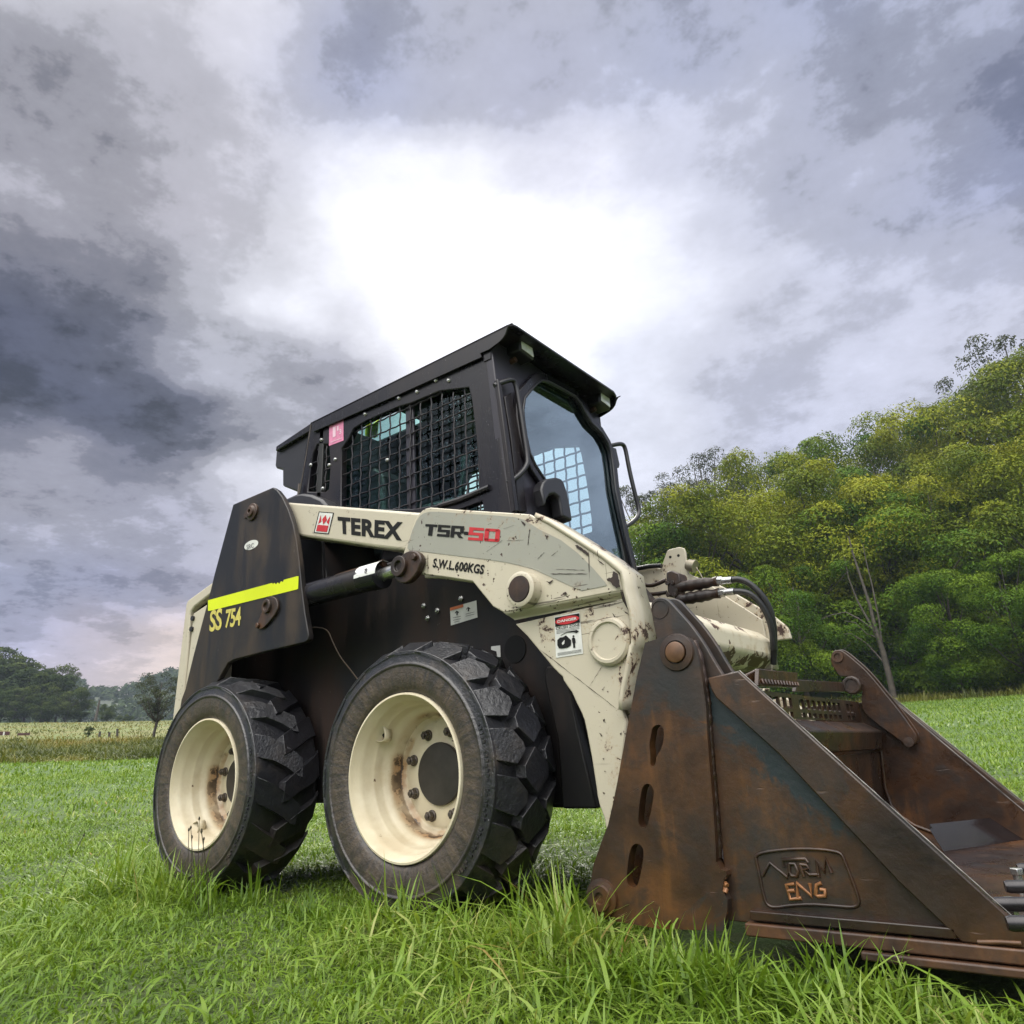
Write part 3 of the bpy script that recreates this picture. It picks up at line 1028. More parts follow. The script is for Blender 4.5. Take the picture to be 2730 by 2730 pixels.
# rear tube of the arm
tb = G().prism(pxz('D', [(690, 186), (1620, 258), (1620, 460), (1490, 502), (1300, 478), (800, 406), (690, 395)], YA + .012), YA + .012, YA + .105)
tube_o = tb.build('arm_tube', CREAM_CLEAN, loader, bevel=.010, seg=3)
YL = YA + .012 - .0015
lg = flat(G(), 'D', [(942, 250), (1039, 258), (1005, 397), (908, 388)], YL)
lg = lg.build('emblem', INK, tube_o)
flat(G(), 'D', [(946, 256), (1032, 263), (1001, 391), (915, 383)], YL - .0012).build('emblem_field', WHITE, lg)
f_ = quad_map(px('D', (946, 256), (1032, 263), (1001, 391), (915, 383)), YL - .0024)
em = G()
for poly in ([(.08, .38), (.90, .38), (.90, .06), (.08, .06)],                           # base bar
             [(.10, .42), (.14, .88), (.30, .56)], [(.90, .42), (.86, .88), (.68, .56)],   # outer points
             [(.32, .66), (.50, .90), (.68, .66), (.50, .42)]):                           # middle diamond
    em.add([f_(*p_) for p_ in poly], [tuple(range(len(poly)))])
em.build('emblem_crown', RED, lg)
text_on(G(), 'TEREX', px('D', (1062, 283), (1492, 320), (1476, 438), (1062, 390)), YL, bold=.045, shear=-.06, spacing=1.06).build('lettering', INK, tube_o)
# mirrored arm on the far side
g2 = mirror(tb)
g2.prism([(a, b) for a, b in up_poly], 2 * YC - YA - .02, 2 * YC - YA)
g2.build('lift_arm', CREAM_WORN, loader, bevel=.004)

# grey film, lettering and pins on the near arm
gd = G()
gf = [(72, 500), (80, 462), (108, 370), (140, 298), (165, 262), (195, 243), (235, 232), (300, 233), (700, 258), (860, 272), (935, 292), (1040, 362), (1200, 440), (1330, 540), (1440, 650), (1530, 755), (1540, 776), (1350, 813), (1200, 745), (1000, 655), (900, 627), (800, 605), (650, 582), (500, 565), (160, 522), (85, 515)]
gd = flat(gd, 'E', gf, YA - .0015).build('side_decal', GREY_DECAL, arm)
YT2 = YA - .003
def block_type(g, body, q, y):
    """square built letters of the model badge"""
    f = quad_map(q, y)
    n = len(body)
    for i, ch_ in enumerate(body):
        x0, w_, th, sv = i / n + .02, .94 / n, .21, .27 / n

        def r4(a, b, c, d):
            g.add([f(a, b), f(c, b), f(c, d), f(a, d)], [(0, 1, 2, 3)])
        if ch_ in '5S':
            r4(x0, 1 - th, x0 + w_, 1)
            r4(x0, .5 - th / 2, x0 + w_, .5 + th / 2)
            r4(x0, 0, x0 + w_, th)
            r4(x0, .5 + th / 2, x0 + sv, 1 - th)
            r4(x0 + w_ - sv, th, x0 + w_, .5 - th / 2)
        elif ch_ == '0':
            r4(x0 + .2 * sv, 1 - th, x0 + w_ - .2 * sv, 1)
            r4(x0 + .2 * sv, 0, x0 + w_ - .2 * sv, th)
            r4(x0, .05, x0 + sv, .95)
            r4(x0 + w_ - sv, .05, x0 + w_, .95)
        elif ch_ == 'T':
            r4(x0, 1 - th, x0 + w_, 1)
            r4(x0 + w_ / 2 - sv * .6, 0, x0 + w_ / 2 + sv * .6, 1 - th)
        elif ch_ == 'R':
            r4(x0, 0, x0 + sv, 1)
            r4(x0 + sv, 1 - th, x0 + w_, 1)
            r4(x0 + w_ - sv, .40, x0 + w_, 1 - th)
            r4(x0 + sv, .30, x0 + w_ - sv * .6, .30 + th)
            g.add([f(x0 + w_ * .45, .30), f(x0 + w_ * .72, .30), f(x0 + w_, 0), f(x0 + w_ * .68, 0)], [(0, 1, 2, 3)])
    return g


block_type(G(), 'TSR', px('E', (200, 322), (490, 339), (482, 428), (188, 404)), YT2).build('lettering', INK, arm)
G_ = flat(G(), 'E', [(489, 378), (522, 380), (520, 404), (487, 402)], YT2).build('lettering', INK, arm)


block_type(G(), '50', px('E', (524, 345), (758, 362), (750, 455), (512, 440)), YT2).build('lettering', RED, arm)
text_on(G(), 'S.W.L.600KGS', px('E', (262, 573), (641, 622), (633, 694), (256, 642)), YA - .0015, bold=.035, shear=.12, spacing=1.05).build('lettering', INK, arm)

pn = G()
c_ = P(*px('E', (955, 815))[0], y=YA)
pn.lathe([(.048, .0), (.048, -.034), (.042, -.037), (.036, -.037)], 40, (c_.x, YA, c_.z))
pb = pn.build('pin_boss', CREAM, arm, smooth=40)
G().lathe([(.036, -.034), (.034, -.040), (0, -.041)], 32, (c_.x, YA, c_.z)).build('arm_pin', BROWN, arm, smooth=40)
for q in ((870, 832), (995, 805)):
    bo = G()
    b_ = P(*px('E', q)[0], y=YA - .015)
    bo.disc((b_.x, YA - .012, b_.z), .011, .012, hexa=True)
    bo.build('pin_bolt', BROWN, arm, bevel=.001)
# round blanked boss near the nose
YB = YA + .022
c_ = P(*px('W', (1300, 700))[0], y=YB - .01)
G().lathe([(.060, .0), (.060, -.010), (.054, -.016), (.047, -.0165), (.044, -.011), (0, -.0105)], 48, (c_.x, YB, c_.z)).build('round_boss', CREAM, arm, smooth=35)

# paint knocked off down to brown metal, and long scratches
CHIP = plain('chipped_metal', (.032, .016, .011), .5, .1, .3, 40)
rj = random.Random(5)


def chip(k, pts, y):
    q = px(k, *pts)
    out = []
    for a, b in zip(q, q[1:] + q[:1]):
        n = max(2, int(math.hypot(b[0] - a[0], b[1] - a[1]) / 3))
        out += [(a[0] + (b[0] - a[0]) * i / n + rj.uniform(-1.3, 1.3), a[1] + (b[1] - a[1]) * i / n + rj.uniform(-1.3, 1.3)) for i in range(n)]
    G().add([P(a, b, y=y) for a, b in out], [tuple(range(len(out)))]).build('paint_chip', CHIP, arm)


def scratch(k, a, b, w_, y):
    (x0, y0), (x1, y1) = px(k, a, b)
    L_ = math.hypot(x1 - x0, y1 - y0)
    nx_, ny_ = -(y1 - y0) / L_, (x1 - x0) / L_
    n = 12
    up_, dn_ = [], []
    for i in range(n + 1):
        s_ = i / n
        o = rj.uniform(-.5, .5)
        t_ = w_ * rj.uniform(.25, 1) * (1 if 0 < i < n else .1)
        up_.append((x0 + (x1 - x0) * s_ + nx_ * (o + t_), y0 + (y1 - y0) * s_ + ny_ * (o + t_)))
        dn_.append((x0 + (x1 - x0) * s_ + nx_ * (o - t_), y0 + (y1 - y0) * s_ + ny_ * (o - t_)))
    q = up_ + dn_[::-1]
    G().add([P(a_, b_, y=y) for a_, b_ in q], [tuple(range(len(q)))]).build('scratch', CHIP, arm)


YK = YA - .0028
chip('E', [(1588, 668), (1612, 680), (1628, 720), (1634, 786), (1606, 792), (1582, 775), (1574, 752), (1540, 742), (1534, 726), (1575, 715)], YA - .0062)
chip('E', [(1302, 474), (1326, 478), (1362, 504), (1404, 536), (1412, 550), (1392, 554), (1380, 540), (1350, 520), (1318, 500)], YK)
chip('E', [(1468, 584), (1500, 602), (1520, 622), (1500, 614)], YK)
chip('E', [(1216, 830), (1234, 818), (1244, 834), (1230, 850)], YK)
chip('E', [(1038, 812), (1052, 806), (1058, 818), (1044, 822)], YK)
chip('E', [(1092, 744), (1118, 752), (1146, 732), (1136, 752), (1118, 764)], YK)
chip('E', [(1086, 402), (1104, 408), (1100, 438), (1092, 430)], YK)
chip('E', [(900, 290), (912, 300), (940, 322), (930, 340), (916, 312)], YK)
for a_, b_, w_ in (((972, 360), (958, 480), 1.6), ((1122, 690), (1402, 690), 1.3), ((1160, 655), (1380, 662), .7), ((650, 530), (775, 440), .6), ((800, 446), (930, 440), .6), ((775, 360), (860, 330), .5), ((1080, 530), (1030, 580), 1.2), ((1130, 560), (1180, 520), .6)):
    scratch('E', a_, b_, w_, YK)
YK2 = YA + .022 - .0018
scratch('L', (450, 425), (1110, 935), 1.0, YK2)
scratch('L', (1110, 935), (1180, 940), 1.2, YK2)
scratch('L', (980, 570), (870, 745), .7, YK2)
for p_ in ([(1066, 112), (1078, 118), (1090, 138), (1124, 150), (1092, 148)], [(1160, 84), (1200, 112), (1214, 128), (1180, 108)], [(985, 1022), (1002, 1020), (1004, 1040), (1022, 1056), (992, 1042)], [(955, 1140), (972, 1144), (982, 1172), (966, 1158)],
           [(1134, 1140), (1150, 1136), (1148, 1158), (1138, 1156)], [(984, 1355), (1000, 1352), (996, 1372)], [(988, 1648), (1003, 1650), (1002, 1664), (988, 1664)], [(995, 1462), (1014, 1466), (1004, 1476)], [(975, 770), (1000, 748), (1008, 738), (986, 772)],
           [(900, 302), (940, 292), (938, 300), (908, 308)], [(1094, 458), (1104, 456), (1104, 468), (1094, 468)]):
    chip('L', p_, YK2)
chip('W', [(1540, 750), (1560, 735), (1572, 770), (1610, 800), (1650, 820), (1690, 860), (1640, 900), (1590, 960), (1560, 940), (1600, 880), (1570, 820)], YK2)

# danger sign
dq = px('W', (370, 285), (805, 205), (868, 918), (402, 992))
f_ = quad_map(dq, YB - .0015)
sg = G().add([f_(0, 0), f_(1, 0), f_(1, 1), f_(0, 1)], [(0, 1, 2, 3)]).build('danger_sign', WHITE, arm)
f1 = quad_map(dq, YB - .003)
f2 = quad_map(dq, YB - .0042)
f3 = quad_map(dq, YB - .0054)
k_ = G()


def fq(g, f, *pp):
    g.add([f(*p_) for p_ in pp], [tuple(range(len(pp)))])


def sub_text(g, body, f, u0, v0, u1, v1, bold=.02):
    vs_, fs_ = text_mesh(body, bold)
    g.add([f(u0 + (u1 - u0) * a, v0 + (v1 - v0) * b) for a, b in vs_], fs_)
    return g


fq(k_, f1, (.02, .75), (.98, .75), (.98, .975), (.02, .975))
sub_text(k_, 'CRUSH ZONE', f1, .05, .665, .96, .735, .01)
for v in (.635, .605, .575, .10, .075, .05):
    fq(k_, f1, (.06, v), (.94 if v != .575 else .8, v), (.94 if v != .575 else .8, v + .008), (.06, v + .008))
# the little loader with its arrow and the standing figure
fq(k_, f1, (.07, .30), (.12, .22), (.24, .20), (.46, .20), (.58, .25), (.60, .36), (.50, .44), (.42, .50), (.30, .47), (.18, .47), (.08, .42))
fq(k_, f1, (.20, .505), (.46, .56), (.70, .545), (.80, .52), (.79, .50), (.92, .545), (.80, .595), (.80, .57), (.50, .585), (.24, .53))
fq(k_, f1, (.66, .17), (.73, .17), (.73, .27), (.76, .30), (.75, .39), (.71, .42), (.66, .42), (.63, .39), (.64, .30), (.66, .27))
fq(k_, f1, *[(.695 + .035 * math.cos(i * .628), .45 + .022 * math.sin(i * .628)) for i in range(10)])
k_.build('sign_printing', INK, sg)
r_ = G()
r_.add([f2(.5 + .465 * math.cos(2 * math.pi * i / 36), .862 + .095 * math.sin(2 * math.pi * i / 36)) for i in range(36)], [tuple(range(36))])
r_.build('sign_oval', RED, sg)
wt = sub_text(G(), 'DANGER', f3, .12, .832, .88, .895, .03)
wt.build('sign_lettering', WHITE, sg)
wt = G()
fq(wt, f2, (.24, .33), (.36, .40), (.34, .31), (.27, .28))
wt.build('sign_cab_window', WHITE, sg)

# ---- lift cylinder
cyl = G()
YCY = .075
A0, A1 = P(*px('D', (640, 850))[0], y=YCY), P(*px('D', (1330, 665))[0], y=YCY)
A2 = P(*px('D', (1470, 620))[0], y=YCY)
cyl.tube([A0, A1], .043, 28)
cyl.tube([A0.lerp(A1, .96), A1.lerp(A2, .15)], .046, 28)
cyl_o = cyl.build('lift_cylinder', black_paint('cylinder_black', base=(.012, .012, .016), dirt=.35, rough=.22), loader, smooth=40)
G().tube([A1, A2], .022, 20).build('rod', STEEL, cyl_o, smooth=40)
tp = G()
tp.tube([P(a, b, y=YCY) for a, b in px('D', (800, 752), (1000, 702), (1080, 670), (1340, 592), (1362, 580))], .013, 12)
tp.build('oil_pipe', BROWN, cyl_o, smooth=40)
# sticker wrapped round the barrel
ax = (A1 - A0).normalized()
up = Vector((0, 0, 1))
up = (up - ax * up.dot(ax)).normalized()
sdv = ax.cross(up)
vs, fs = [], []
s0 = (P(*px('D', (1235, 700))[0], y=YCY) - A0).dot(ax)
s1 = (P(*px('D', (1372, 665))[0], y=YCY) - A0).dot(ax)
for i in range(13):
    an = rad(-15 + 110 * i / 12)
    nrm = up * math.cos(an) + Vector((0, -1, 0)) * math.sin(an)
    nrm = (nrm - ax * nrm.dot(ax)).normalized()
    vs += [A0 + ax * s0 + nrm * .0468, A0 + ax * s1 + nrm * .0468]
fs = [(2 * i, 2 * i + 1, 2 * i + 3, 2 * i + 2) for i in range(12)]
mt, t, bs, co, _ = new_mat('torn_label')
n = t.noise(t.mapping(co, (30, 30, 30)), 1.0, 4)
t.set(bs.inputs['Base Color'], t.mix(t.step(n, .56, .60), (.62, .62, .60), (.03, .025, .03)))
G().add(vs, fs).build('cylinder_label', mt, cyl_o, smooth=60)
ey = [(1428, 640), (1432, 600), (1450, 560), (1475, 528), (1510, 505), (1545, 498), (1580, 512), (1598, 545), (1598, 580), (1580, 620), (1572, 645), (1530, 695), (1495, 714), (1460, 710), (1432, 690)]
eg = G().prism(pxz('D', chaikin(ey), YA - .028), YA - .028, YA - .004)
eg.build('cylinder_lug', BROWN, loader, bevel=.004)
pn = G()
c_ = P(*px('D', (1466, 605))[0], y=YA - .028)
pn.lathe([(.033, 0), (.033, -.012), (.017, -.012), (.015, -.003), (0, -.003)], 28, (c_.x, YA - .028, c_.z))
c_ = P(*px('D', (1560, 545))[0], y=YA - .028)
pn.disc((c_.x, YA - .028, c_.z), .011, .010, hexa=True)
pn.build('lug_pin', BROWN, loader, bevel=.002)

# ------------------------------------------------------------------ cab
YS1 = .29                               # near side wall
cab = empty('cab', (-.35, YC, 1.13), loader)
h1 = [(290, 640), (345, 638), (352, 740), (345, 850), (330, 862), (246, 862), (258, 760), (272, 680)]
h2 = [(404, 660), (440, 610), (462, 565), (520, 530), (676, 462), (684, 700), (692, 942), (402, 944)]
h3 = [(728, 448), (860, 392), (1000, 374), (1012, 420), (1030, 560), (1052, 800), (1045, 848), (940, 888), (850, 922), (738, 942)]
h4 = [(955, 946), (1062, 906), (1072, 960), (1075, 1000), (900, 1000)]
wall_out = [(258, 548), (600, 395), (1098, 180), (1103, 260), (1125, 420), (1160, 700), (1203, 960), (1215, 1100), (200, 1100), (205, 860), (238, 640)]
h23 = h2[:5] + h3[:9] + [(738, 942), (402, 944)]
HZ = [pxz('A', h, YS1) for h in (h1, h23, h4)]
wl_poly = pxz('A', wall_out, YS1)
wg = G().prism(wl_poly, YS1, YS1 + .03, HZ)
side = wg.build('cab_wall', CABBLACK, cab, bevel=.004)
pg = G()
for hh in HZ:
    pg.prism(hh, YS1 + .032, YS1 + .037)
pg.build('window', GLASS_SIDE, side)


def spans(poly, c, axis):
    out = []
    n = len(poly)
    for i in range(n):
        a, b = poly[i], poly[(i + 1) % n]
        if (a[axis] - c) * (b[axis] - c) < 0:
            k = (c - a[axis]) / (b[axis] - a[axis])
            out.append(a[1 - axis] + k * (b[1 - axis] - a[1 - axis]))
    return sorted(out)


def mesh_guard(polys, y, step, rr, jx=0.0):
    g = G()
    for poly in polys:
        x0, x1 = min(p[0] for p in poly), max(p[0] for p in poly)
        z0, z1 = min(p[1] for p in poly), max(p[1] for p in poly)
        k = math.ceil((x0 + jx) / step)
        while k * step - jx < x1:
            s_ = spans(poly, k * step - jx, 0)
            for a, b in zip(s_[::2], s_[1::2]):
                n = max(2, int((b - a) / (step / 2)))
                g.tube([(k * step - jx, y + (.0025 if (i + k) % 2 else -.0025), a + (b - a) * i / n) for i in range(n + 1)], rr, 6)
            k += 1
        k = math.ceil(z0 / step)
        while k * step < z1:
            s_ = spans(poly, k * step, 1)
            for a, b in zip(s_[::2], s_[1::2]):
                n = max(2, int((b - a) / (step / 2)))
                g.tube([(a + (b - a) * i / n, y + (-.0025 if (i + k) % 2 else .0025), k * step) for i in range(n + 1)], rr, 6)
            k += 1
    return g


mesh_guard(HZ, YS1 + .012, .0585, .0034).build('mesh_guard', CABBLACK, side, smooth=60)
G().prism(pxz('A', [(688, 440), (722, 430), (736, 960), (694, 960)], YS1), YS1 + .018, YS1 + .031).build('window_post', TRIM, side, bevel=.003)
# far side wall with its own mesh window
YF = 1.045
far = G().prism(wl_poly, YF - .03, YF, [pxz('A', h, YS1) for h in (h2, h3)]).build('cab_wall', DARK, cab, bevel=.003)
mesh_guard([pxz('A', h, YS1) for h in (h2, h3)], YF - .01, .0585, .0045).build('mesh_guard', INK, far, smooth=60)
# corner post strips and bolts on the near wall
for q in ((312, 620), (262, 738), (348, 738), (318, 848), (376, 712), (517, 500), (620, 715), (848, 342), (908, 342), (675, 425), (760, 395)):
    c_ = P(*px('A', q)[0], y=YS1)
    G().lathe([(.0095, 0), (.0085, -.004), (.005, -.008), (0, -.0085)], 12, (c_.x, YS1, c_.z)).build('dome_bolt', CHROME, side, smooth=40)
sb = G()
sb.tube([P(*p_, y=YS1 - .004) for p_ in px('A', (862, 930), (960, 900), (1050, 862), (1098, 842))], .011, 8)
sb.build('brace_bar', CABBLACK, side, smooth=40)
hx = G()
f_ = quad_map(px('A', (347, 556), (414, 528), (414, 622), (346, 648)), YS1 - .0015)
pk = hx.add([f_(0, 0), f_(1, 0), f_(1, 1), f_(0, 1)], [(0, 1, 2, 3)]).build('pink_sticker', PINK, side)
g = G()
f_ = quad_map(px('A', (347, 556), (414, 528), (414, 622), (346, 648)), YS1 - .003)
sub_text(g, '1', f_, .26, .36, .46, .86, .03)
sub_text(g, '1', f_, .56, .60, .66, .84, .02)
sub_text(g, '3', f_, .70, .38, .86, .62, .02)
fq(g, f_, (.1, .14), (.9, .14), (.9, .17), (.1, .17))
g.build('sticker_print', PALEPINK, pk)

# front frame: a slightly reclined plane
q0, q1 = P(1312, 930, y=YS1), P(1362, 1370, y=YS1)
KF = (q1.x - q0.x) / (q0.z - q1.z)
NF = Vector((1, 0, KF))
DF = q0.x + KF * q0.z
NFU = NF.normalized()


def FP_(p, off=0.0):
    d = ray(*p)
    k = (DF - NF.dot(CT)) / NF.dot(d)
    return CT + d * k + NFU * off


gl_o = [(495, 483), (540, 492), (650, 550), (735, 598), (775, 650), (800, 705), (850, 785), (925, 858), (965, 925), (988, 985), (1005, 1100), (1020, 1250), (1050, 1400), (1085, 1560), (1150, 1840), (1172, 1960), (760, 1960), (655, 1640), (632, 1500), (612, 1350), (590, 1275), (510, 1190), (445, 1090), (403, 1000), (378, 880), (360, 760), (357, 690), (368, 610), (420, 545), (462, 500)]
ring_in = [FP_(p) for p in px('H', *gl_o)]
fo = [(1309, 905), (1400, 955), (1590, 1095), (1604, 1140), (1622, 1200), (1650, 1330), (1680, 1460), (1703, 1580), (1712, 1640), (1385, 1640), (1366, 1400), (1330, 1090)]
fro = [FP_(p) for p in fo]


def plane_plate(g, outer, holes, off, th):
    U_ = Vector((0, 1, 0))
    V_ = NFU.cross(U_)
    loops = [[(p.dot(U_), p.dot(V_)) for p in lp] for lp in [outer] + holes]
    base = NFU * (NFU.dot(outer[0]) + off)
    flat_ = [p for lp in loops for p in lp]
    n = len(flat_)
    vs = [base + U_ * a + V_ * b for a, b in flat_]
    vs += [v + NFU * th for v in vs]
    tris = tessellate_polygon([[Vector((a, b, 0)) for a, b in lp] for lp in loops])
    fs = [tuple(t_) for t_ in tris] + [tuple(n + i for i in reversed(t_)) for t_ in tris]
    b0 = 0
    for lp in loops:
        k = len(lp)
        fs += [(b0 + i, n + b0 + i, n + b0 + (i + 1) % k, b0 + (i + 1) % k) for i in range(k)]
        b0 += k
    return g.add(vs, fs)


def grow(poly, d):
    c = sum((p for p in poly), Vector()) / len(poly)
    out = []
    n = len(poly)
    for i, p in enumerate(poly):
        t_ = (poly[(i + 1) % n] - poly[i - 1]).normalized()
        nn = t_.cross(NFU)
        if nn.dot(p - c) < 0:
            nn = -nn
        out.append(p + nn * d)
    return out


frame = plane_plate(G(), fro, [grow(ring_in, .012)], -.035, .035).build('door_surround', TRIM, cab, bevel=.004)
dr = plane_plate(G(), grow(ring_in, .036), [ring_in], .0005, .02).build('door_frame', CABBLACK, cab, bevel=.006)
seal = G()
seal.tube([p + NFU * .02 for p in ring_in + ring_in[:1]], .006, 8, caps=False)
seal.build('window_seal', PLASTIC, dr, smooth=60)
plane_plate(G(), grow(ring_in, .006), [], -.006, .005).build('door_window', GLASS_DOOR, dr)
tr = G()
for pts_, hgt in (([(178, 470), (200, 470), (262, 880), (330, 1415), (300, 1415), (232, 880)], .018),
                  ([(240, 590), (290, 560), (345, 900), (402, 1415), (345, 1415), (290, 900)], .010)):
    tr.slab([FP_(p) for p in px('H', *pts_)], NFU * hgt)
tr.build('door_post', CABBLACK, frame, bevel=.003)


def handle(pts_, offs, name='grab_handle'):
    g = G()
    g.tube([FP_(p, o) for p, o in zip(pts_, offs)], .0095, 12, smooth_path=2)
    return g.build(name, PLASTIC, cab, smooth=60)


handle(px('H', (182, 506), (215, 494), (265, 484), (288, 510), (310, 620), (345, 850), (372, 1040), (368, 1100), (330, 1160), (280, 1205)), (.0, .02, .03, .03, .03, .03, .03, .03, .02, .0))
handle(px('H', (998, 940), (1030, 934), (1070, 932), (1092, 960), (1118, 1110), (1160, 1290), (1190, 1400), (1186, 1450), (1150, 1495), (1110, 1520)), (.0, .015, .02, .02, .02, .02, .02, .02, .01, .0))
hb = G()
hb.slab([FP_(p) for p in px('H', (1000, 955), (1030, 965), (1055, 1080), (1050, 1102), (1028, 1100), (1010, 1040))], NFU * .018)
hb.build('door_hinge', PLASTIC, dr, bevel=.002)
lt = G()
lt.slab([FP_(p, .0225) for p in px('H', (412, 1290), (424, 1240), (450, 1215), (520, 1203), (556, 1214), (575, 1240), (598, 1310), (622, 1430), (634, 1515), (560, 1480), (548, 1390), (538, 1345), (505, 1322), (470, 1330), (448, 1370), (440, 1410))], NFU * .045)
lt.build('door_latch', PLASTIC, dr, bevel=.012, seg=3)

# rear wall with window, floor, seat
XR = -.86
rw_o = [(.29, 1.05), (YF, 1.05), (YF, 1.88), (.29, 1.88)]
rw_h = [(.36, 1.17), (.98, 1.17), (.98, 1.60), (.92, 1.70), (.42, 1.70), (.36, 1.60)]


def xplate(g, outer, holes, x0, x1):
    h = G().prism(outer, 0, 1, holes)
    g.add([(x0 if v[1] < .5 else x1, v[0], v[2]) for v in h.v], h.f)
    return g


rear = xplate(G(), rw_o, [rw_h], XR, XR + .03).build('cab_wall', DARK, cab, bevel=.003)
gm = mesh_guard([rw_h], 0, .066, .0045)
gm.v = [(XR + .015 + b, a, c) for a, b, c in gm.v]
gm.build('mesh_guard', INK, rear, smooth=60)
xplate(G(), rw_h, [], XR + .032, XR + .036).build('window', glass('rear_glass', (.52, .86, .84), .6), rear)
ft_ = G()
ft_.box((XR + .04, YS1 + .04, 1.132), (.14, YF - .04, 1.15))
ft_.build('cab_floor', DARK, cab)
sg_ = G()
sg_.prism([(-.66, 1.16), (-.16, 1.16), (-.14, 1.26), (-.18, 1.29), (-.62, 1.27)], .44, .89)
sg_.prism([(-.70, 1.24), (-.58, 1.24), (-.66, 1.62), (-.72, 1.68), (-.78, 1.66)], .47, .86)
sg_.build('seat', VINYL, cab, bevel=.03, seg=3)
for y0 in (.33, .92):
    G().prism([(-.5, 1.15), (-.05, 1.15), (-.05, 1.33), (-.45, 1.36)], y0, y0 + .09).build('control_console', PLASTIC, cab, bevel=.015)
for y0 in (.375, .965):
    G().tube([(-.1, y0, 1.33), (-.08, y0, 1.42), (-.07, y0, 1.50)], [.012, .014, .02], 12).build('joystick', PLASTIC, cab, smooth=60)

# roof: thin sheet with turned-down sides and a visor over the door
YR0, YR1 = .276, 1.035
cn = P(1365, 860, y=YR0)
zt = cn.z
rr0 = P(*px('A', (259, 541))[0], y=YR0)
sk = pxz('R', [(405, 100), (372, 125), (350, 165), (325, 245), (290, 300), (240, 350), (180, 395), (110, 445), (0, 492)], YR0) + pxz('A', [(1060, 232), (700, 395), (272, 582), (262, 575)], YR0) + [(rr0.x, zt)]
sk[0] = (cn.x, zt)
rg = G()
rg.prism(sk, YR0, YR0 + .008)
rg.prism(sk, YR1 - .008, YR1)
pl = [(rr0.x, YR0), (cn.x - .02, YR0), (cn.x - .004, YR0 + .008), (cn.x, YR0 + .03), (cn.x, YR1 - .06), (cn.x - .012, YR1 - .02), (cn.x - .05, YR1), (rr0.x, YR1)]
hx_ = [(-.95, .455), (-.55, .455), (-.53, .47), (-.53, .60), (-.55, .615), (-.95, .615), (-.97, .60), (-.97, .47)]
hx_ = [(max(a, rr0.x + .03), b) for a, b in hx_]
top_ = G().prism(pl, 0, 1, [hx_])
rg.add([(v[0], v[2], zt - .008 + .0095 * v[1]) for v in top_.v], top_.f)
# closing sheet from the visor down to the door frame
rg.box((q0.x - .04, YR0 + .010, 1.79), (q0.x - .005, YR1 - .010, zt - .009))
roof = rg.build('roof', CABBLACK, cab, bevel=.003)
G().slab([(a, b, zt - .006) for a, b in hx_], (0, 0, .004)).build('roof_hatch', glass('hatch_glass', (.90, .97, .95), .4, drops=False), roof)
XL = .212
for i, qd in enumerate(([(525, 262), (655, 325), (690, 545), (540, 430)], [(1555, 930), (1655, 985), (1675, 1190), (1560, 1100)])):
    L3 = [P(*p_, x=XL) for p_ in px('R', *qd)]
    c_ = sum(L3, Vector()) / 4
    big = [c_ + (p_ - c_) * 1.22 for p_ in L3]
    hs_ = G().slab([p_ + Vector((-.07, 0, 0)) for p_ in big], (.066, 0, 0)).build('headlight', PLASTIC, cab, bevel=.006)
    G().slab([p_ + Vector((-.003, 0, 0)) for p_ in L3], (.005, 0, 0)).build('lens', LENS, hs_, bevel=.002)
for q in ((395, 605), (1425, 1235)):
    c_ = FP_(px('R', q)[0], .02)
    G().tube([c_ - NFU * .03, c_ + NFU * .004], .011, 10).build('roof_bolt', BROWN, roof, smooth=40)

# box behind the cab roof, stay rod
rb_ = pxz('A', [(258, 562), (100, 655), (93, 740), (98, 752), (128, 757), (128, 835), (195, 862), (215, 868)], .34)
G().prism(rb_, .34, YF - .06).build('air_duct', PLASTIC, cab, bevel=.008)
G().prism(pxz('A', [(262, 540), (262, 575), (96, 672), (98, 650)], .32), .32, YF - .04).build('duct_lip', CABBLACK, cab, bevel=.004)
sr = G()
sr.tube([P(*p_, y=.275) for p_ in px('A', (262, 548), (240, 690), (208, 870))], .0026, 8)
sr.tube([P(*p_, y=.275) for p_ in px('A', (208, 825), (203, 880))], .006, 8)
sr.build('stay_rod', BOLT, cab, smooth=40)
hg = G()
hg.prism(pxz('A', [(130, 900), (190, 872), (220, 868), (262, 874), (310, 895), (345, 940), (130, 960)], .22), .22, .9)
hg.build('engine_hood', PLASTIC, loader, bevel=.012)

# ------------------------------------------------------------------ far arm seen from inside, cross tube, hydraulics
YFA = 1.255
fa = [(-260, 150), (30, 128), (215, 140), (345, 150), (372, 95), (410, -20), (430, -60), (560, -95), (615, -80), (632, -30), (645, 120), (660, 200), (700, 228), (830, 278), (960, 370), (1100, 476), (1300, 602), (1470, 712), (1505, 735), (1560, 960), (1622, 1290), (1612, 1345), (1300, 1500), (900, 1500), (200, 900), (-100, 600), (-260, 500)]
farp = G().prism(pxz('V', fa, YFA), YFA, YFA + .014).build('arm_plate', CREAM, loader, bevel=.003)
ff = pxz('V', [(700, 228), (830, 278), (960, 370), (1100, 476), (1300, 602), (1470, 712), (1505, 735), (1560, 960), (1622, 1290)], YFA)
n_ = len(ff)
g = G().add([(a, YFA + .0145, b) for a, b in ff] + [(a, YFA + .075, b) for a, b in ff], [(i, i + 1, n_ + i + 1, n_ + i) for i in range(n_ - 1)])
o = g.build('arm_flange', CREAM_WORN, farp, smooth=40)
sd = o.modifiers.new('thickness', 'SOLIDIFY')
sd.thickness = .01
for q in ((460, 22), (553, 5)):
    c_ = P(*px('V', q)[0], y=YFA)
    G().disc((c_.x, YFA, c_.z), .006, .001).build('bolt_hole', INK, farp)
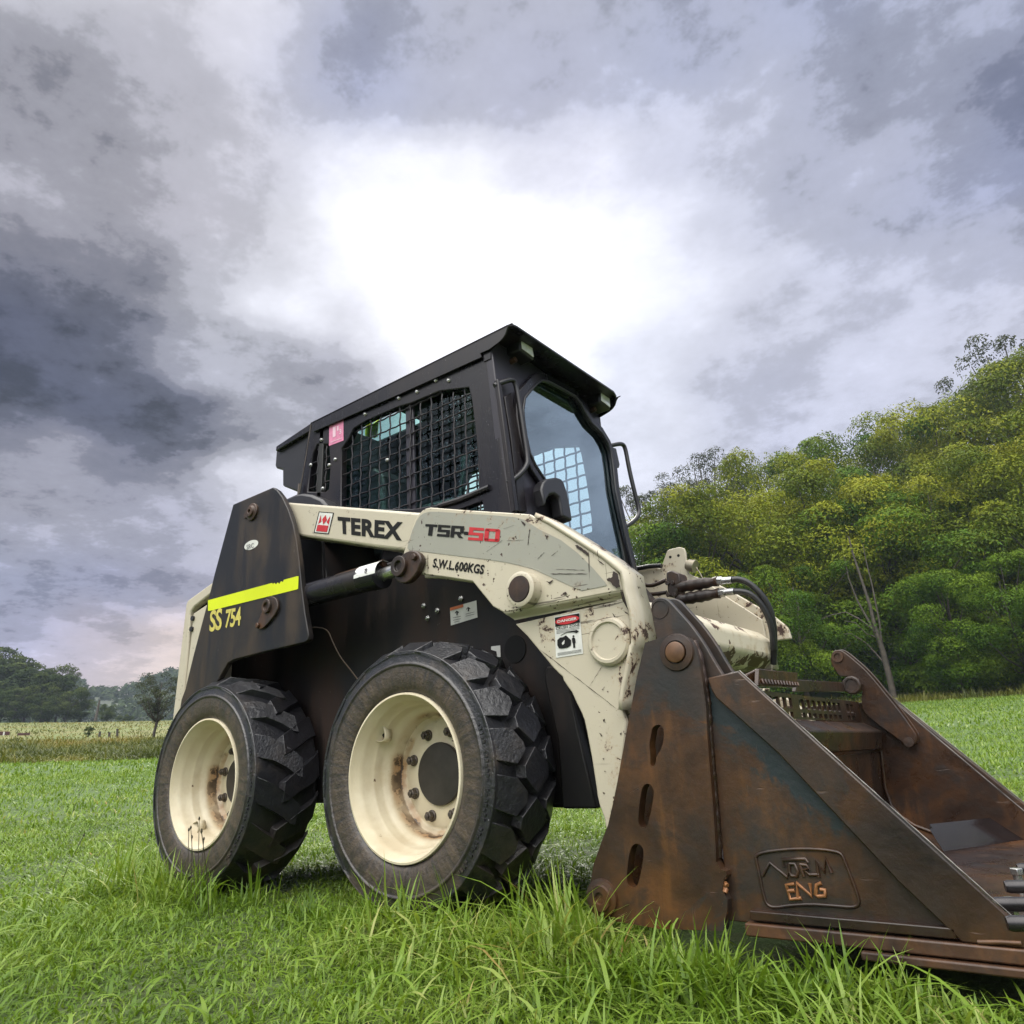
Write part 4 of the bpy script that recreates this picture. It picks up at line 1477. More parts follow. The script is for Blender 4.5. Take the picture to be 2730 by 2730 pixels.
# cross tube between the arms
ct = G()
ctc = P(*px('V', (1290, 1090))[0], y=1.16)
R_ = .085
octo = [(ctc.x + R_ * math.cos(rad(22.5 + 45 * i)) * 1.05, ctc.z + R_ * math.sin(rad(22.5 + 45 * i)) * .95) for i in range(8)]
ct.prism(octo, .14, YFA)
mt, t, bs, co, _ = new_mat('chipped_cream')
n = t.noise(co, 13, 8, .66)
z_ = t.xyz(co)[2]
low = t.step(z_, ctc.z + .01, ctc.z - .06, 0, .12)
m1 = t.step(t.math('ADD', n, low), .60, .615)
t.set(bs.inputs['Base Color'], t.mix(m1, t.mix(t.step(t.noise(co, 20, 5), .5, .7, 0, .5), (.62, .56, .43), (.36, .25, .10)), (.075, .035, .02)))
t.set(bs.inputs['Roughness'], t.math('MULTIPLY_ADD', m1, .2, .28))
ct.build('cross_tube', mt, loader, bevel=.012, seg=3)
# couplers
YH = 1.10
hb = G()
hb.slab([P(*p_, y=YH) for p_ in px('V', (410, 195), (470, 172), (560, 205), (580, 300), (560, 330), (530, 480), (430, 475), (420, 330), (410, 300))], (0, .07, 0))
hb.build('coupler_block', BROWN, loader, bevel=.006)
for q in ((430, 322), (490, 318), (440, 458), (508, 455)):
    c_ = P(*px('V', q)[0], y=YH)
    G().disc((c_.x, YH, c_.z), .009, .008, hexa=True).build('block_bolt', BROWN, loader, bevel=.001)
for (a, b, r0), (fa_, fb_), hs in (
        (((540, 370), (1000, 300), .022), ((1000, 298), (1165, 285)), [(1160, 284), (1230, 274), (1330, 300), (1440, 385), (1530, 490), (1600, 610), (1635, 760), (1650, 900), (1650, 1060), (1640, 1250)]),
        (((540, 515), (1020, 435), .023), ((1020, 432), (1192, 415)), [(1188, 415), (1290, 418), (1380, 445), (1470, 525), (1545, 630), (1600, 760), (1632, 900), (1640, 1080)])):
    cg = G()
    p0, p1 = P(*px('V', a)[0], y=YH + .02), P(*px('V', b)[0], y=YH + .02)
    n = 14
    cg.tube([p0.lerp(p1, i / n) for i in range(n + 1)], [r0 * (1.0 + .09 * ((i * 7) % 3 - 1)) * (.82 if i > 10 else 1) for i in range(n + 1)], 18)
    co_ = cg.build('hydraulic_coupler', BROWN, loader, smooth=40)
    fg = G()
    p2, p3 = P(*px('V', fa_)[0], y=YH + .02), P(*px('V', fb_)[0], y=YH + .02)
    fg.tube([p2, p2.lerp(p3, .35)], .017, 6)
    fg.tube([p2.lerp(p3, .35), p3], .0135, 16)
    fg.build('hose_fitting', STEEL, co_, bevel=.001)
    hg = G()
    hg.tube([P(*p_, y=YH + .02 + .012 * i) for i, p_ in enumerate(px('V', *hs))], .0115, 12, smooth_path=2)
    hg.build('hydraulic_hose', HOSE, co_, smooth=60)
for pth in ([(20, 290), (70, 320), (200, 350), (270, 345), (345, 315), (410, 285)], [(60, 330), (110, 385), (195, 450), (300, 445), (380, 432), (420, 425)], [(60, 380), (130, 470), (215, 575), (300, 640)]):
    G().tube([P(*p_, y=YH + .06) for p_ in px('V', *pth)], .0085, 10, smooth_path=1).build('oil_pipe', BROWN, loader, smooth=50)
G().tube([P(*p_, y=YFA - .02) for p_ in px('V', (-120, 190), (20, 162), (120, 150), (215, 128), (360, 122))], .010, 10, smooth_path=1).build('oil_hose', HOSE, loader, smooth=50)
dc = G()
p0, p1 = P(*px('V', (650, 110))[0], y=YFA - .01), P(*px('V', (745, 130))[0], y=YFA - .01)
dc.tube([p0, p0.lerp(p1, .2), p0.lerp(p1, .22), p0.lerp(p1, .7), p0.lerp(p1, .72), p1], [.020, .020, .025, .025, .027, .027], 20)
dc.tube([P(*p_, y=YFA - .02) for p_ in px('V', (755, 140), (800, 210), (832, 272))], .0025, 6)
dc.build('dust_cap', plain('dirty_aluminium', (.30, .26, .19), .4, .4, .2), loader, smooth=40)

# ------------------------------------------------------------------ bucket
bucket = empty('bucket', (1.0, YC, .06), loader)
bucket['label'] = 'wet rust brown four-in-one bucket resting on the grass'
YB0 = -.062                              # outer face of the near rear plate
rp = [(345, 492), (395, 477), (440, 463), (490, 461), (520, 470), (540, 488), (553, 515), (570, 570), (585, 650), (600, 760), (606, 880), (618, 1040), (630, 1180), (640, 1330), (642, 1410), (660, 1440), (682, 1450), (686, 1468), (672, 1490), (668, 1530), (690, 1570), (690, 1610), (672, 1700), (400, 1690), (170, 1650), (125, 1622), (108, 1590), (106, 1550), (118, 1490), (130, 1420), (165, 1320), (190, 1255), (212, 1160), (232, 1060), (270, 850), (312, 630)]
sl1 = [(398, 833), (418, 842), (426, 868), (420, 915), (410, 945), (392, 968), (388, 1008), (366, 1012), (368, 962), (362, 920), (370, 880), (374, 848)]
sl2 = [(352, 1080), (370, 1088), (383, 1110), (380, 1145), (366, 1220), (352, 1264), (332, 1268), (316, 1250), (318, 1200), (326, 1130), (334, 1096)]
sl3 = [(305, 1332), (326, 1338), (341, 1362), (336, 1410), (325, 1470), (312, 1515), (285, 1520), (268, 1500), (270, 1440), (278, 1380), (288, 1345)]
hol = [pxz('C', chaikin(s_), YB0) for s_ in (sl1, sl2, sl3)]
rear_plate = G().prism(pxz('C', rp, YB0), YB0, YB0 + .026, hol).build('hinge_plate', RUST, bucket, bevel=.004)
G().prism(pxz('C', [(330, 800), (480, 800), (400, 1600), (230, 1600)], .03), .03, .036).build('backing_plate', RUST_IN, bucket)
# weld bead along its front edge
wb = G()
path = px('C', (540, 488), (553, 515), (570, 570), (585, 650), (600, 760), (606, 880), (618, 1040), (630, 1180), (640, 1330), (643, 1405))
pp = [P(*p_, y=YB0 + .02) for p_ in path]
dense = []
for a, b in zip(pp, pp[1:]):
    k = max(1, int((b - a).length / .006))
    dense += [a.lerp(b, i / k) for i in range(k)]
wb.tube([p_ + Vector((.006, random.uniform(-.001, .001), 0)) for p_ in dense], [.0065 + random.uniform(-.0014, .0016) for _ in dense], 8)
wb.build('weld_bead', WELD, rear_plate, smooth=70)
wb = G()
for i in range(14):
    c_ = P(*px('C', (random.uniform(668, 690), random.uniform(1478, 1640)))[0], y=YB0 + .008)
    wb.tube([c_, c_ + Vector((random.uniform(-.008, .008), -.004, random.uniform(-.014, .014)))], .0045, 6)
wb.build('broken_weld', COPPER, rear_plate, smooth=70)

YB1 = -.040                              # near side sheet of the clam
fs_ = pxz('C', [(606, 640), (735, 610), (1932, 1718)], YB1)
d_ = Vector((fs_[2][0] - fs_[1][0], fs_[2][1] - fs_[1][1]))
tipx = fs_[1][0] + d_.x * (.105 - fs_[1][1]) / d_.y
side_poly = [fs_[0], fs_[1], (tipx, .105), (fs_[0][0] - .02, .100)]
LN = pxz('C', [(640, 722), (1665, 1742)], YB1)
RUST_SHEET = rust_steel('rusty_side_sheet', blue=.35, line=LN)
clam = G().prism(side_poly, YB1, YB1 + .02).build('side_sheet', RUST_SHEET, bucket, bevel=.002)
YB2 = -.056
bd = pxz('C', [(606, 640), (735, 610), (1932, 1718)], YB2)
bl_ = pxz('C', [(1665, 1742), (1400, 1490), (900, 955), (640, 722), (622, 690)], YB2)
ba = G().prism([bd[0], bd[1], (tipx + .012, .1045), (bl_[0][0] + .004, .1045)] + bl_, YB2, YB2 + .0155).build('wear_strip', RUST_PLATE, bucket, bevel=.003)
# polished upper edge
eg = G()
e_a, e_b = Vector((bd[1][0] + .001, YB2 + .004, bd[1][1] + .0005)), Vector((tipx + .012, YB2 + .004, .111))
eg.tube([e_a.lerp(e_b, i / 60) + Vector((0, random.uniform(-.0004, .0004), random.uniform(-.0007, .0002))) for i in range(61)], [random.uniform(.0007, .0016) for i in range(61)], 6)
eg.build('polished_edge', WORN, ba, smooth=60)
rn = G()
rn.box((fs_[0][0] + .03, YB1 - .016, .108), (bl_[0][0] - .004, YB1, .124))
rn.build('runner', RUST_IN, bucket, bevel=.002)
ce = G()
ce.box((fs_[0][0] + .02, YB1 - .022, .082), (tipx + .06, 2 * YC - YB1 + .022, .104))
ce.build('cutting_edge', rust_steel('rusty_cutting_edge', blue=.0, wet=.45, tint=1.7), bucket, bevel=.003)
ce = G()
ce.box((fs_[0][0] + .22, YB1 - .030, .066), (tipx + .075, 2 * YC - YB1 + .03, .0795))
ce.build('wear_edge', rust_steel('orange_rust_edge', blue=.0, wet=.45, tint=1.6), bucket, bevel=.003)
wf_ = G()
wf_.tube([P(*p_, y=YB2) for p_ in px('Q', (760, 1640), (1000, 1640), (1260, 1655))], .0035, 8)
wf_.build('weld_bead', COPPER2, bucket, smooth=60)
# name plate raised in weld
fr_ = [(808, 1392), (815, 1380), (850, 1369), (910, 1361), (980, 1356), (1060, 1357), (1120, 1363), (1160, 1372), (1172, 1385), (1182, 1410), (1200, 1455), (1222, 1512), (1240, 1566), (1240, 1588), (1225, 1599), (1195, 1600), (1120, 1593), (1040, 1588), (960, 1592), (890, 1602), (865, 1596), (850, 1580), (838, 1535), (822, 1455)]
np_ = G()
YN = YB1 - .001
np_.tube([P(*p_, y=YN) for p_ in px('C', *(fr_ + fr_[:1]))], .0030, 8, caps=False, smooth_path=1)
nplate = np_.build('name_plate_frame', RUST_IN, bucket, smooth=70)
lt = G()
for pth in ([(-110, 680), (20, 450), (320, 710), (330, 480)],
            [(260, 520), (235, 400), (630, 385), (675, 450)],
            [(350, 470), (345, 600), (385, 680), (480, 690), (500, 600), (440, 470), (350, 470)],
            [(600, 690), (535, 480)], [(535, 480), (650, 490), (690, 560), (590, 575), (700, 660), (870, 655)],
            [(860, 700), (815, 420), (955, 625), (975, 370), (1080, 625)]):
    lt.tube([P(*p_, y=YN) for p_ in px('X', *pth)], .0034, 7)
lt.build('weld_lettering', RUST_IN, nplate, smooth=70)
lt = G()
for pth in ([(440, 815), (300, 830), (365, 1080), (560, 1060)], [(325, 935), (445, 930)],
            [(500, 1040), (480, 800), (740, 1030), (700, 800)],
            [(900, 800), (820, 830), (800, 1000), (840, 1030), (970, 1020), (960, 920), (880, 910)]):
    lt.tube([P(*p_, y=YN) for p_ in px('X', *pth)], .0036, 7)
lt.build('weld_lettering', COPPER, nplate, smooth=70)

# pins
pg = G()
c_ = P(*px('C', (478, 533))[0], y=YB0)
pg.lathe([(.040, 0), (.038, -.005), (.025, -.007), (.025, -.005)], 32, (c_.x, YB0, c_.z))
pg.build('hinge_boss', BROWN, bucket, smooth=35)
G().lathe([(.022, .0), (.022, -.010), (.019, -.012), (0, -.012)], 28, (c_.x, YB0, c_.z)).build('hinge_pin', COPPER2, bucket, smooth=35)
c_ = P(*px('C', (168, 1560))[0], y=YB0)
G().lathe([(.037, 0), (.036, -.007), (.026, -.009), (.024, -.014), (.012, -.014), (.010, -.009), (0, -.009)], 32, (c_.x, YB0, c_.z)).build('pivot_pin', RUST, bucket, smooth=35)

# levers that open the clam
nl = [(236, 600), (238, 556), (256, 520), (290, 493), (335, 481), (390, 486), (430, 508), (470, 545), (560, 645), (700, 800), (850, 1010), (960, 1205), (1040, 1335), (1085, 1400), (900, 1560), (420, 1560), (320, 1050), (262, 780)]
lv = G()
lvp = pxz('V', chaikin(nl, 1), -.030)
lv.prism(lvp, -.030, -.016)
lv.build('clam_lever', RUST, bucket, bevel=.0025)
G().prism([(a + .004, b + .004) for a, b in lvp], .022, .036).build('clam_lever', RUST, bucket, bevel=.0025)
lp_ = G()
c_ = P(*px('V', (340, 620))[0], y=-.03)
lp_.lathe([(.022, .004), (.021, -.0018), (.019, -.0018), (.018, .004)], 28, (c_.x, -.030, c_.z))
lp_.build('lever_weld', RUST, bucket, smooth=35)
YL2 = 1.325
flv = [(352, 245), (354, 212), (366, 182), (388, 164), (415, 160), (445, 168), (490, 200), (560, 258), (640, 330), (720, 420), (800, 520), (870, 605), (940, 695), (1000, 780), (1045, 845), (1058, 890), (1046, 930), (1010, 952), (965, 942), (920, 905), (830, 840), (700, 745), (610, 660), (600, 560), (612, 480), (590, 420), (540, 385), (470, 380), (420, 378), (390, 330), (362, 290)]
fl_ = G()
flp = pxz('U', chaikin(flv, 1), YL2)
fl_.prism(flp, YL2, YL2 + .014)
fl_.build('clam_lever', RUST_IN, bucket, bevel=.0025)
G().prism([(a + .003, b + .004) for a, b in flp], YL2 + .034, YL2 + .048).build('clam_lever', RUST_IN, bucket, bevel=.0025)
lp_ = G()
c_ = P(*px('U', (410, 218))[0], y=YL2)
lp_.lathe([(.020, 0), (.020, -.008), (.012, -.008), (.011, -.003), (0, -.003)], 24, (c_.x, YL2, c_.z))
lp_.build('lever_pin', BROWN, bucket, smooth=35)
lp_ = G()
c_ = P(*px('U', (530, 452))[0], y=YL2 - .02)
lp_.lathe([(.032, .02), (.032, -.014), (.028, -.018), (.022, -.018), (.020, -.014), (0, -.014)], 10, (c_.x, YL2 - .02, c_.z))
lp_.build('lever_boss', BROWN, bucket, smooth=35)
lp_ = G()
c2 = P(*px('U', (990, 915))[0], y=YL2)
lp_.lathe([(.016, 0), (.016, -.006), (0, -.007)], 20, (c2.x, YL2, c2.z))
lp_.build('lever_pin', BROWN, bucket, smooth=35)

# far side, inside of the clam
YI = 1.362
e0, e1 = pxz('U', [(850, 572), (1932, 1482)], YI)
sl = (e1[1] - e0[1]) / (e1[0] - e0[0])
ftip = e0[0] + (.105 - e0[1]) / sl
fw = G().prism([e0, (ftip, .105), (.70, .105), (.70, e0[1] + .0)], YI, YI + .012)
fw.build('side_sheet', RUST_IN, bucket, bevel=.002)
k0, k1 = pxz('U', [(940, 556), (1932, 1392)], YI + .04)
fb = G().prism([(e0[0], e0[1] + .006), (ftip + .02, .110), (ftip - .12, .110), (e0[0] + .02, e0[1] - .09)], YI + .013, YI + .045)
fb.build('wear_strip', RUST_PLATE, bucket, bevel=.003)
eg = G()
eg.tube([Vector((e0[0], YI, e0[1] + .002)), Vector((ftip, YI, .107))], .0014, 8)
eg.build('polished_edge', WORN, bucket, smooth=60)
eg = G()
eg.tube([Vector((e0[0], YI + .045, e0[1] + .008)), Vector((ftip + .02, YI + .045, .112))], .0014, 8)
eg.build('polished_edge', WORN, bucket, smooth=60)
c0, c1 = pxz('U', [(742, 880), (795, 1400)], YI)
prof = [(c0[0] - .004, .38), c1, (c1[0] + .05, c1[1] - .07), (1.06, .116), (tipx + .03, .1065)]
th = [(a - .012, b - .006) for a, b in prof]
th[-1] = (prof[-1][0], prof[-1][1] - .002)
th[-2] = (prof[-2][0] - .01, .1055)
back = G()
back.prism(prof + th[::-1], YB1 + .021, YI - .001)
back.build('shell', RUST_IN, bucket, bevel=.002)
wb = G()
wb.tube([Vector((a + .006, YI - .006, b + .004)) for a, b in prof[:4]], .006, 8, smooth_path=1)
wb.build('weld_bead', RUST_IN, bucket, smooth=60)
kp = [P(2638, 2179, y=YI - .002), P(2730, 2238, y=YI - .002), P(2520, 2262, y=1.0), P(2478, 2195, y=.88)]
G().slab(kp, (-.004, 0, -.015)).build('kick_plate', plain('wet_dark_steel', (.030, .022, .022), .2, .35, .2, 18), bucket, bevel=.002)
# top beam, perforated step plate and bars
bx = c0[0] + .012
bm_ = G()
bm_.prism([(bx, .388), (bx + .012, .447), (bx - .045, .480), (bx - .06, .470), (bx - .06, .39)], YB1 + .021, YI - .03)
bm_.build('cross_beam', RUST_IN, bucket, bevel=.005)
PXX = bx - .045
ys = [P(*p_, x=PXX) for p_ in px('Y', (350, 830), (1680, 830))]
z0, z1 = .482, P(*px('Y', (1200, 640))[0], x=PXX).z
pf_o = [(.02, z0), (YI - .04, z0), (YI - .04, z1), (.02, z1)]
holes_ = []
yy = .06
hz = z1 - z0
while yy < YI - .12:
    if int(yy / .052) % 9 not in (3,):
        for r0_, r1_ in ((.42, .84),):
            holes_.append([(yy, z0 + hz * r0_), (yy + .035, z0 + hz * r0_), (yy + .039, z0 + hz * (r0_ + .06)), (yy + .039, z0 + hz * (r1_ - .06)), (yy + .035, z0 + hz * r1_), (yy, z0 + hz * r1_), (yy - .004, z0 + hz * (r1_ - .06)), (yy - .004, z0 + hz * (r0_ + .06))])
        holes_.append([(yy, z0 + hz * .08), (yy + .035, z0 + hz * .08), (yy + .035, z0 + hz * .28), (yy, z0 + hz * .28)])
    yy += .052
xplate(G(), pf_o, holes_, PXX - .008, PXX).build('perforated_plate', RUST_IN, bucket)
tb_ = G()
XB = PXX - .03
q = [P(*p_, x=XB) for p_ in px('Y', (800, 330), (1640, 385), (1640, 545), (790, 535))]
tb_.slab(q, (-.014, 0, 0))
tb_.build('flat_bar', RUST_IN, bucket, bevel=.002)
gs = G()
XG = XB + .01
q = [P(*p_, x=XG) for p_ in px('Y', (148, 145), (822, 218), (795, 465), (140, 440))]
gs.slab(q, (-.012, 0, 0))
q = [P(*p_, x=XG - .02) for p_ in px('Y', (-60, 250), (148, 150), (140, 440), (-30, 480))]
gs.slab(q, (-.012, 0, 0))
q0_, q1_, q2_, q3_ = [P(*p_, x=XG) for p_ in px('Y', (190, 320), (800, 380), (785, 450), (185, 420))]
for i in range(13):
    a = q0_.lerp(q1_, i / 12)
    b = q3_.lerp(q2_, i / 12)
    gs.tube([a + Vector((.001, 0, 0)), b + Vector((.006, .006, 0))], .004, 6)
gs.build('grip_step', RUST_IN, bucket, bevel=.002)
hk = G()
for qs in ([(120, 475), (230, 480), (205, 560), (180, 560)], [(255, 482), (355, 482), (322, 615), (240, 575)]):
    hk.slab([P(*p_, x=XG - .03) for p_ in px('Y', *qs)], (-.05, 0, 0))
hk.build('hitch_lug', CREAM_WORN, loader, bevel=.003)
# quick hitch between arms and bucket, mostly hidden
qh = G()
qh.prism([(.60, .16), (.74, .16), (.80, .50), (.72, .58), (.62, .56)], .16, .20)
qh.prism([(.60, .16), (.74, .16), (.80, .50), (.72, .58), (.62, .56)], 2 * YC - .20, 2 * YC - .16)
qh.box((.64, .20, .18), (.70, 2 * YC - .2, .26))
qh.build('quick_hitch', CREAM_WORN, loader, bevel=.006)

# tines lying in the mouth of the bucket
tn = empty('tine_bar', (1.42, .45, .08))
tag(tn, 'dark steel bar of short bolted tines lying in the mouth of the rusty bucket', 'tines')
TZ = .150
st_ = [P(*p_, z=TZ) for p_ in px('Q', (1090, 1425), (935, 1205), (1070, 1005), (1212, 800))]
dirv = Vector((1, .32, .02)).normalized()
DST = plain('dark_wet_steel', (.045, .042, .044), .28, .6, .2)
for p_ in st_:
    g = G()
    g.tube([p_, p_ + dirv * .006, p_ + dirv * .34], [.009, .011, .011], 14)
    g.build('tine', DST, tn, smooth=40)
g = G()
p0, p1 = st_[0] + dirv * .16, st_[-1] + dirv * .16
g.slab([p0 + Vector((-.03, -.06, -.038)), p0 + Vector((.03, -.06, -.038)), p1 + Vector((.03, .06, -.038)), p1 + Vector((-.03, .06, -.038))], (0, 0, .026))
g.build('cross_plate', DST, tn, bevel=.002)
for k_b in ((1150, 1250), (1215, 890)):
    c_ = P(*px('Q', k_b)[0], z=TZ - .01)
    g = G()
    g.tube([c_ - Vector((0, 0, .05)), c_ + Vector((0, 0, .004))], .0085, 12)
    g.tube([c_ + Vector((0, 0, .004)), c_ + Vector((0, 0, .016))], .0125, 6)
    g.build('tine_bolt', STEEL, tn, bevel=.001)

# yellow cloth left on the clear roof hatch
vq = [P(*p_, z=zt + .010) for p_ in px('A', (520, 552), (580, 527), (574, 600), (517, 614))]
g = G()
vs = []
for j in range(7):
    for i in range(5):
        p_ = vq[0].lerp(vq[1], i / 4).lerp(vq[3].lerp(vq[2], i / 4), j / 6)
        vs.append(p_ + Vector((0, 0, .006 * math.sin(i * 2.1 + j * .7))))
g.add(vs, [(j * 5 + i, j * 5 + i + 1, j * 5 + i + 6, j * 5 + i + 5) for j in range(6) for i in range(4)])
vest = g.build('hi_vis_cloth', YELLOW, None, smooth=80)
sd = vest.modifiers.new('thickness', 'SOLIDIFY')
sd.thickness = .006
tag(vest, 'yellow hi-vis cloth on the roof hatch, seen through the mesh side window of the cab', 'cloth')

# ------------------------------------------------------------------ terrain
def smooth(a, b, x):
    t = np.clip((x - a) / (b - a), 0, 1)
    return t * t * (3 - 2 * t)


LP = np.array([(0, 0), (5.5, 0), (12, .30), (25, .92), (28, 1.02), (34, 1.45), (40, 1.95), (60, 3.45), (95, 6.2), (130, 8.8), (160, 9.6), (210, 9), (270, 12), (340, 32), (420, 46), (500, 48), (1000, 50)])
RP = np.array([(0, 0), (6, 0), (14, .45), (28, 1.36), (42, 2.32), (50, 3.6), (75, 9.5), (120, 22), (250, 40), (500, 48), (1000, 50)])


def ground_z(x, y):
    x, y = np.asarray(x, float), np.asarray(y, float)
    dx, dy = x - CT.x, y - CT.y
    d = np.hypot(dx, dy)
    az = np.degrees(np.arctan2(dx, dy))
    zl = np.interp(d, LP[:, 0], LP[:, 1])
    zr = np.interp(d, RP[:, 0], RP[:, 1])
    t = smooth(-56, -28, az)
    back = smooth(60, 130, np.abs(az + 35))
    z = zl * (1 - t) + zr * t
    z = z * (1 - back) + back * np.interp(d, [0, 8, 60, 1000], [0, 0, 1.5, 30])
    # ridge line of the far hill
    far = smooth(270, 400, d)
    rid = 1 + .10 * np.sin(np.radians(az) * 23 + .6) + .05 * np.sin(np.radians(az) * 61)
    z = z * (1 + far * (rid - 1))
    und = .035 * np.sin(x * .55 + 1) * np.sin(y * .47) * smooth(5, 14, d)
    return z + und


def polar(az, d):
    a = math.radians(az)
    x, y = CT.x + d * math.sin(a), CT.y + d * math.cos(a)
    return Vector((x, y, float(ground_z(x, y))))


def np_mesh(name, verts, faces, mat, attrs=None, smooth_=False):
    """faces: int array (n, k), all with k corners"""
    me = bpy.data.meshes.new(name)
    n, k = faces.shape
    me.vertices.add(len(verts))
    me.vertices.foreach_set('co', np.ascontiguousarray(verts, dtype=np.float32).ravel())
    me.loops.add(n * k)
    me.loops.foreach_set('vertex_index', np.ascontiguousarray(faces, dtype=np.int32).ravel())
    me.polygons.add(n)
    me.polygons.foreach_set('loop_start', np.arange(0, n * k, k, dtype=np.int32))
    me.polygons.foreach_set('loop_total', np.full(n, k, dtype=np.int32))
    if smooth_:
        me.polygons.foreach_set('use_smooth', np.ones(n, dtype=bool))
    for an, av in (attrs or {}).items():
        at = me.attributes.new(an, 'FLOAT', 'POINT')
        at.data.foreach_set('value', np.ascontiguousarray(av, dtype=np.float32))
    me.update(calc_edges=True)
    if mat:
        me.materials.append(mat)
    return me


def place(name, me):
    o = bpy.data.objects.new(name, me)
    COL.objects.link(o)
    return o


# ground sheet
ds = np.concatenate([[0.05], np.geomspace(.5, 520, 140)])
azs = np.radians(np.arange(0, 360, 1.5))
D_, A_ = np.meshgrid(ds, azs, indexing='ij')
gx, gy = CT.x + D_ * np.sin(A_), CT.y + D_ * np.cos(A_)
gz = ground_z(gx, gy)
na = len(azs)
idx = np.arange(len(ds) * na).reshape(len(ds), na)
q = np.stack([idx[:-1], np.roll(idx, -1, 1)[:-1], np.roll(idx, -1, 1)[1:], idx[1:]], -1).reshape(-1, 4)
gaz = (np.degrees(A_) + 180) % 360 - 180
left = 1 - smooth(-52, -34, gaz)
dry_l = left * smooth(26, 34, D_) * (1 - smooth(118, 150, D_))
dry_r = smooth(-32, -20, gaz) * smooth(38.5, 40.5, D_) * (1 - smooth(44, 48, D_))
woods = np.clip(left * smooth(150, 260, D_) + (1 - left) * smooth(46, 54, D_), 0, 1)
gm_, t, bs, co, _ = new_mat('ground_soil_grass')
at1 = t.n('ShaderNodeAttribute', attribute_name='dry').outputs['Fac']
at2 = t.n('ShaderNodeAttribute', attribute_name='woods').outputs['Fac']
n1 = t.noise(co, .55, 6, .6)
n2 = t.noise(co, 9, 6, .65)
n3 = t.noise(co, 38, 4, .6)
soil = t.n('ShaderNodeAttribute', attribute_name='near').outputs['Fac']
g_ = t.mix(t.step(n1, .35, .68), (.055, .115, .014), (.090, .155, .020))
g_ = t.mix(t.step(n2, .40, .66, 0, .7), g_, (.034, .062, .012))
g_ = t.mix(t.step(n3, .52, .70, 0, .55), g_, (.125, .19, .045))
dcol = t.mix(t.step(t.noise(co, .22, 5, .6), .40, .62), (.150, .145, .035), (.110, .150, .030))
g_ = t.mix(t.math('MULTIPLY', soil, .45), g_, t.mix(t.step(n2, .4, .6), (.026, .036, .009), (.055, .050, .018)))
g_ = t.mix(at1, g_, dcol)
wv = t.noise(co, .06, 7, .7)
wcol = t.mix(t.step(wv, .35, .65), (.018, .030, .012), (.045, .062, .022))
g_ = t.mix(at2, g_, wcol)
t.set(bs.inputs['Base Color'], g_)
bs.inputs['Roughness'].default_value = .75
t.set(bs.inputs['Normal'], t.bump(t.math('ADD', n2, n3), .8, .05))
me = np_mesh('ground', np.stack([gx, gy, gz], -1).reshape(-1, 3), q, gm_, {'dry': np.maximum(dry_l, dry_r).ravel(), 'woods': woods.ravel(), 'near': (1 - smooth(5, 11, D_)).ravel()}, True)
ground = tag(place('ground', me), kind='structure')


# ------------------------------------------------------------------ grass
def leafy(name, stops, transl=.35, rough=.38, spec=.5, noise_scale=None, attr='rnd', var=.5):
    mt = bpy.data.materials.new(name)
    mt.use_nodes = True
    t = NT(mt.node_tree)
    t.nodes.clear()
    out = t.n('ShaderNodeOutputMaterial')
    bs = t.n('ShaderNodeBsdfPrincipled', {'Roughness': rough, 'Specular IOR Level': spec})
    a = t.n('ShaderNodeAttribute', attribute_name=attr).outputs['Fac']
    if noise_scale:
        gp_ = t.n('ShaderNodeNewGeometry').outputs['Position']
        a = t.math('ADD', t.math('MULTIPLY', a, 1 - var), t.math('MULTIPLY', t.step(t.noise(gp_, noise_scale, 3), .3, .7), var))
    c = t.ramp(a, stops)
    t.set(bs.inputs['Base Color'], c)
    tr = t.n('ShaderNodeBsdfTranslucent', {'Color': t.mix(1.0, c, (1.25, 1.2, .6), 'MULTIPLY')})
    mx = t.n('ShaderNodeMixShader', {0: transl})
    t.links.new(bs.outputs[0], mx.inputs[1])
    t.links.new(tr.outputs[0], mx.inputs[2])
    t.links.new(mx.outputs[0], out.inputs[0])
    return mt


GRASS = leafy('grass_blade', [(.0, (.046, .086, .008)), (.30, (.095, .172, .017)), (.60, (.160, .250, .030)), (.84, (.232, .312, .068)), (.94, (.32, .34, .11)), (1.0, (.30, .17, .06))], .34, .42, .28, 2.2, var=.35)
TALL = leafy('tall_grass_blade', [(.0, (.030, .042, .008)), (.3, (.075, .095, .016)), (.55, (.13, .135, .025)), (.8, (.20, .165, .040)), (1.0, (.24, .13, .035))], .3, .5, .3, .22, var=.65)

BX0, BX1, BY0, BY1 = .66, 1.42, -.015, 2 * YC + .02


def clump(x, y):
    return .5 + .25 * np.sin(x * 3.1 + 1.3 * np.sin(y * 2.3)) + .25 * np.sin(y * 3.7 + 1.7 * np.sin(x * 2.9 + .5))


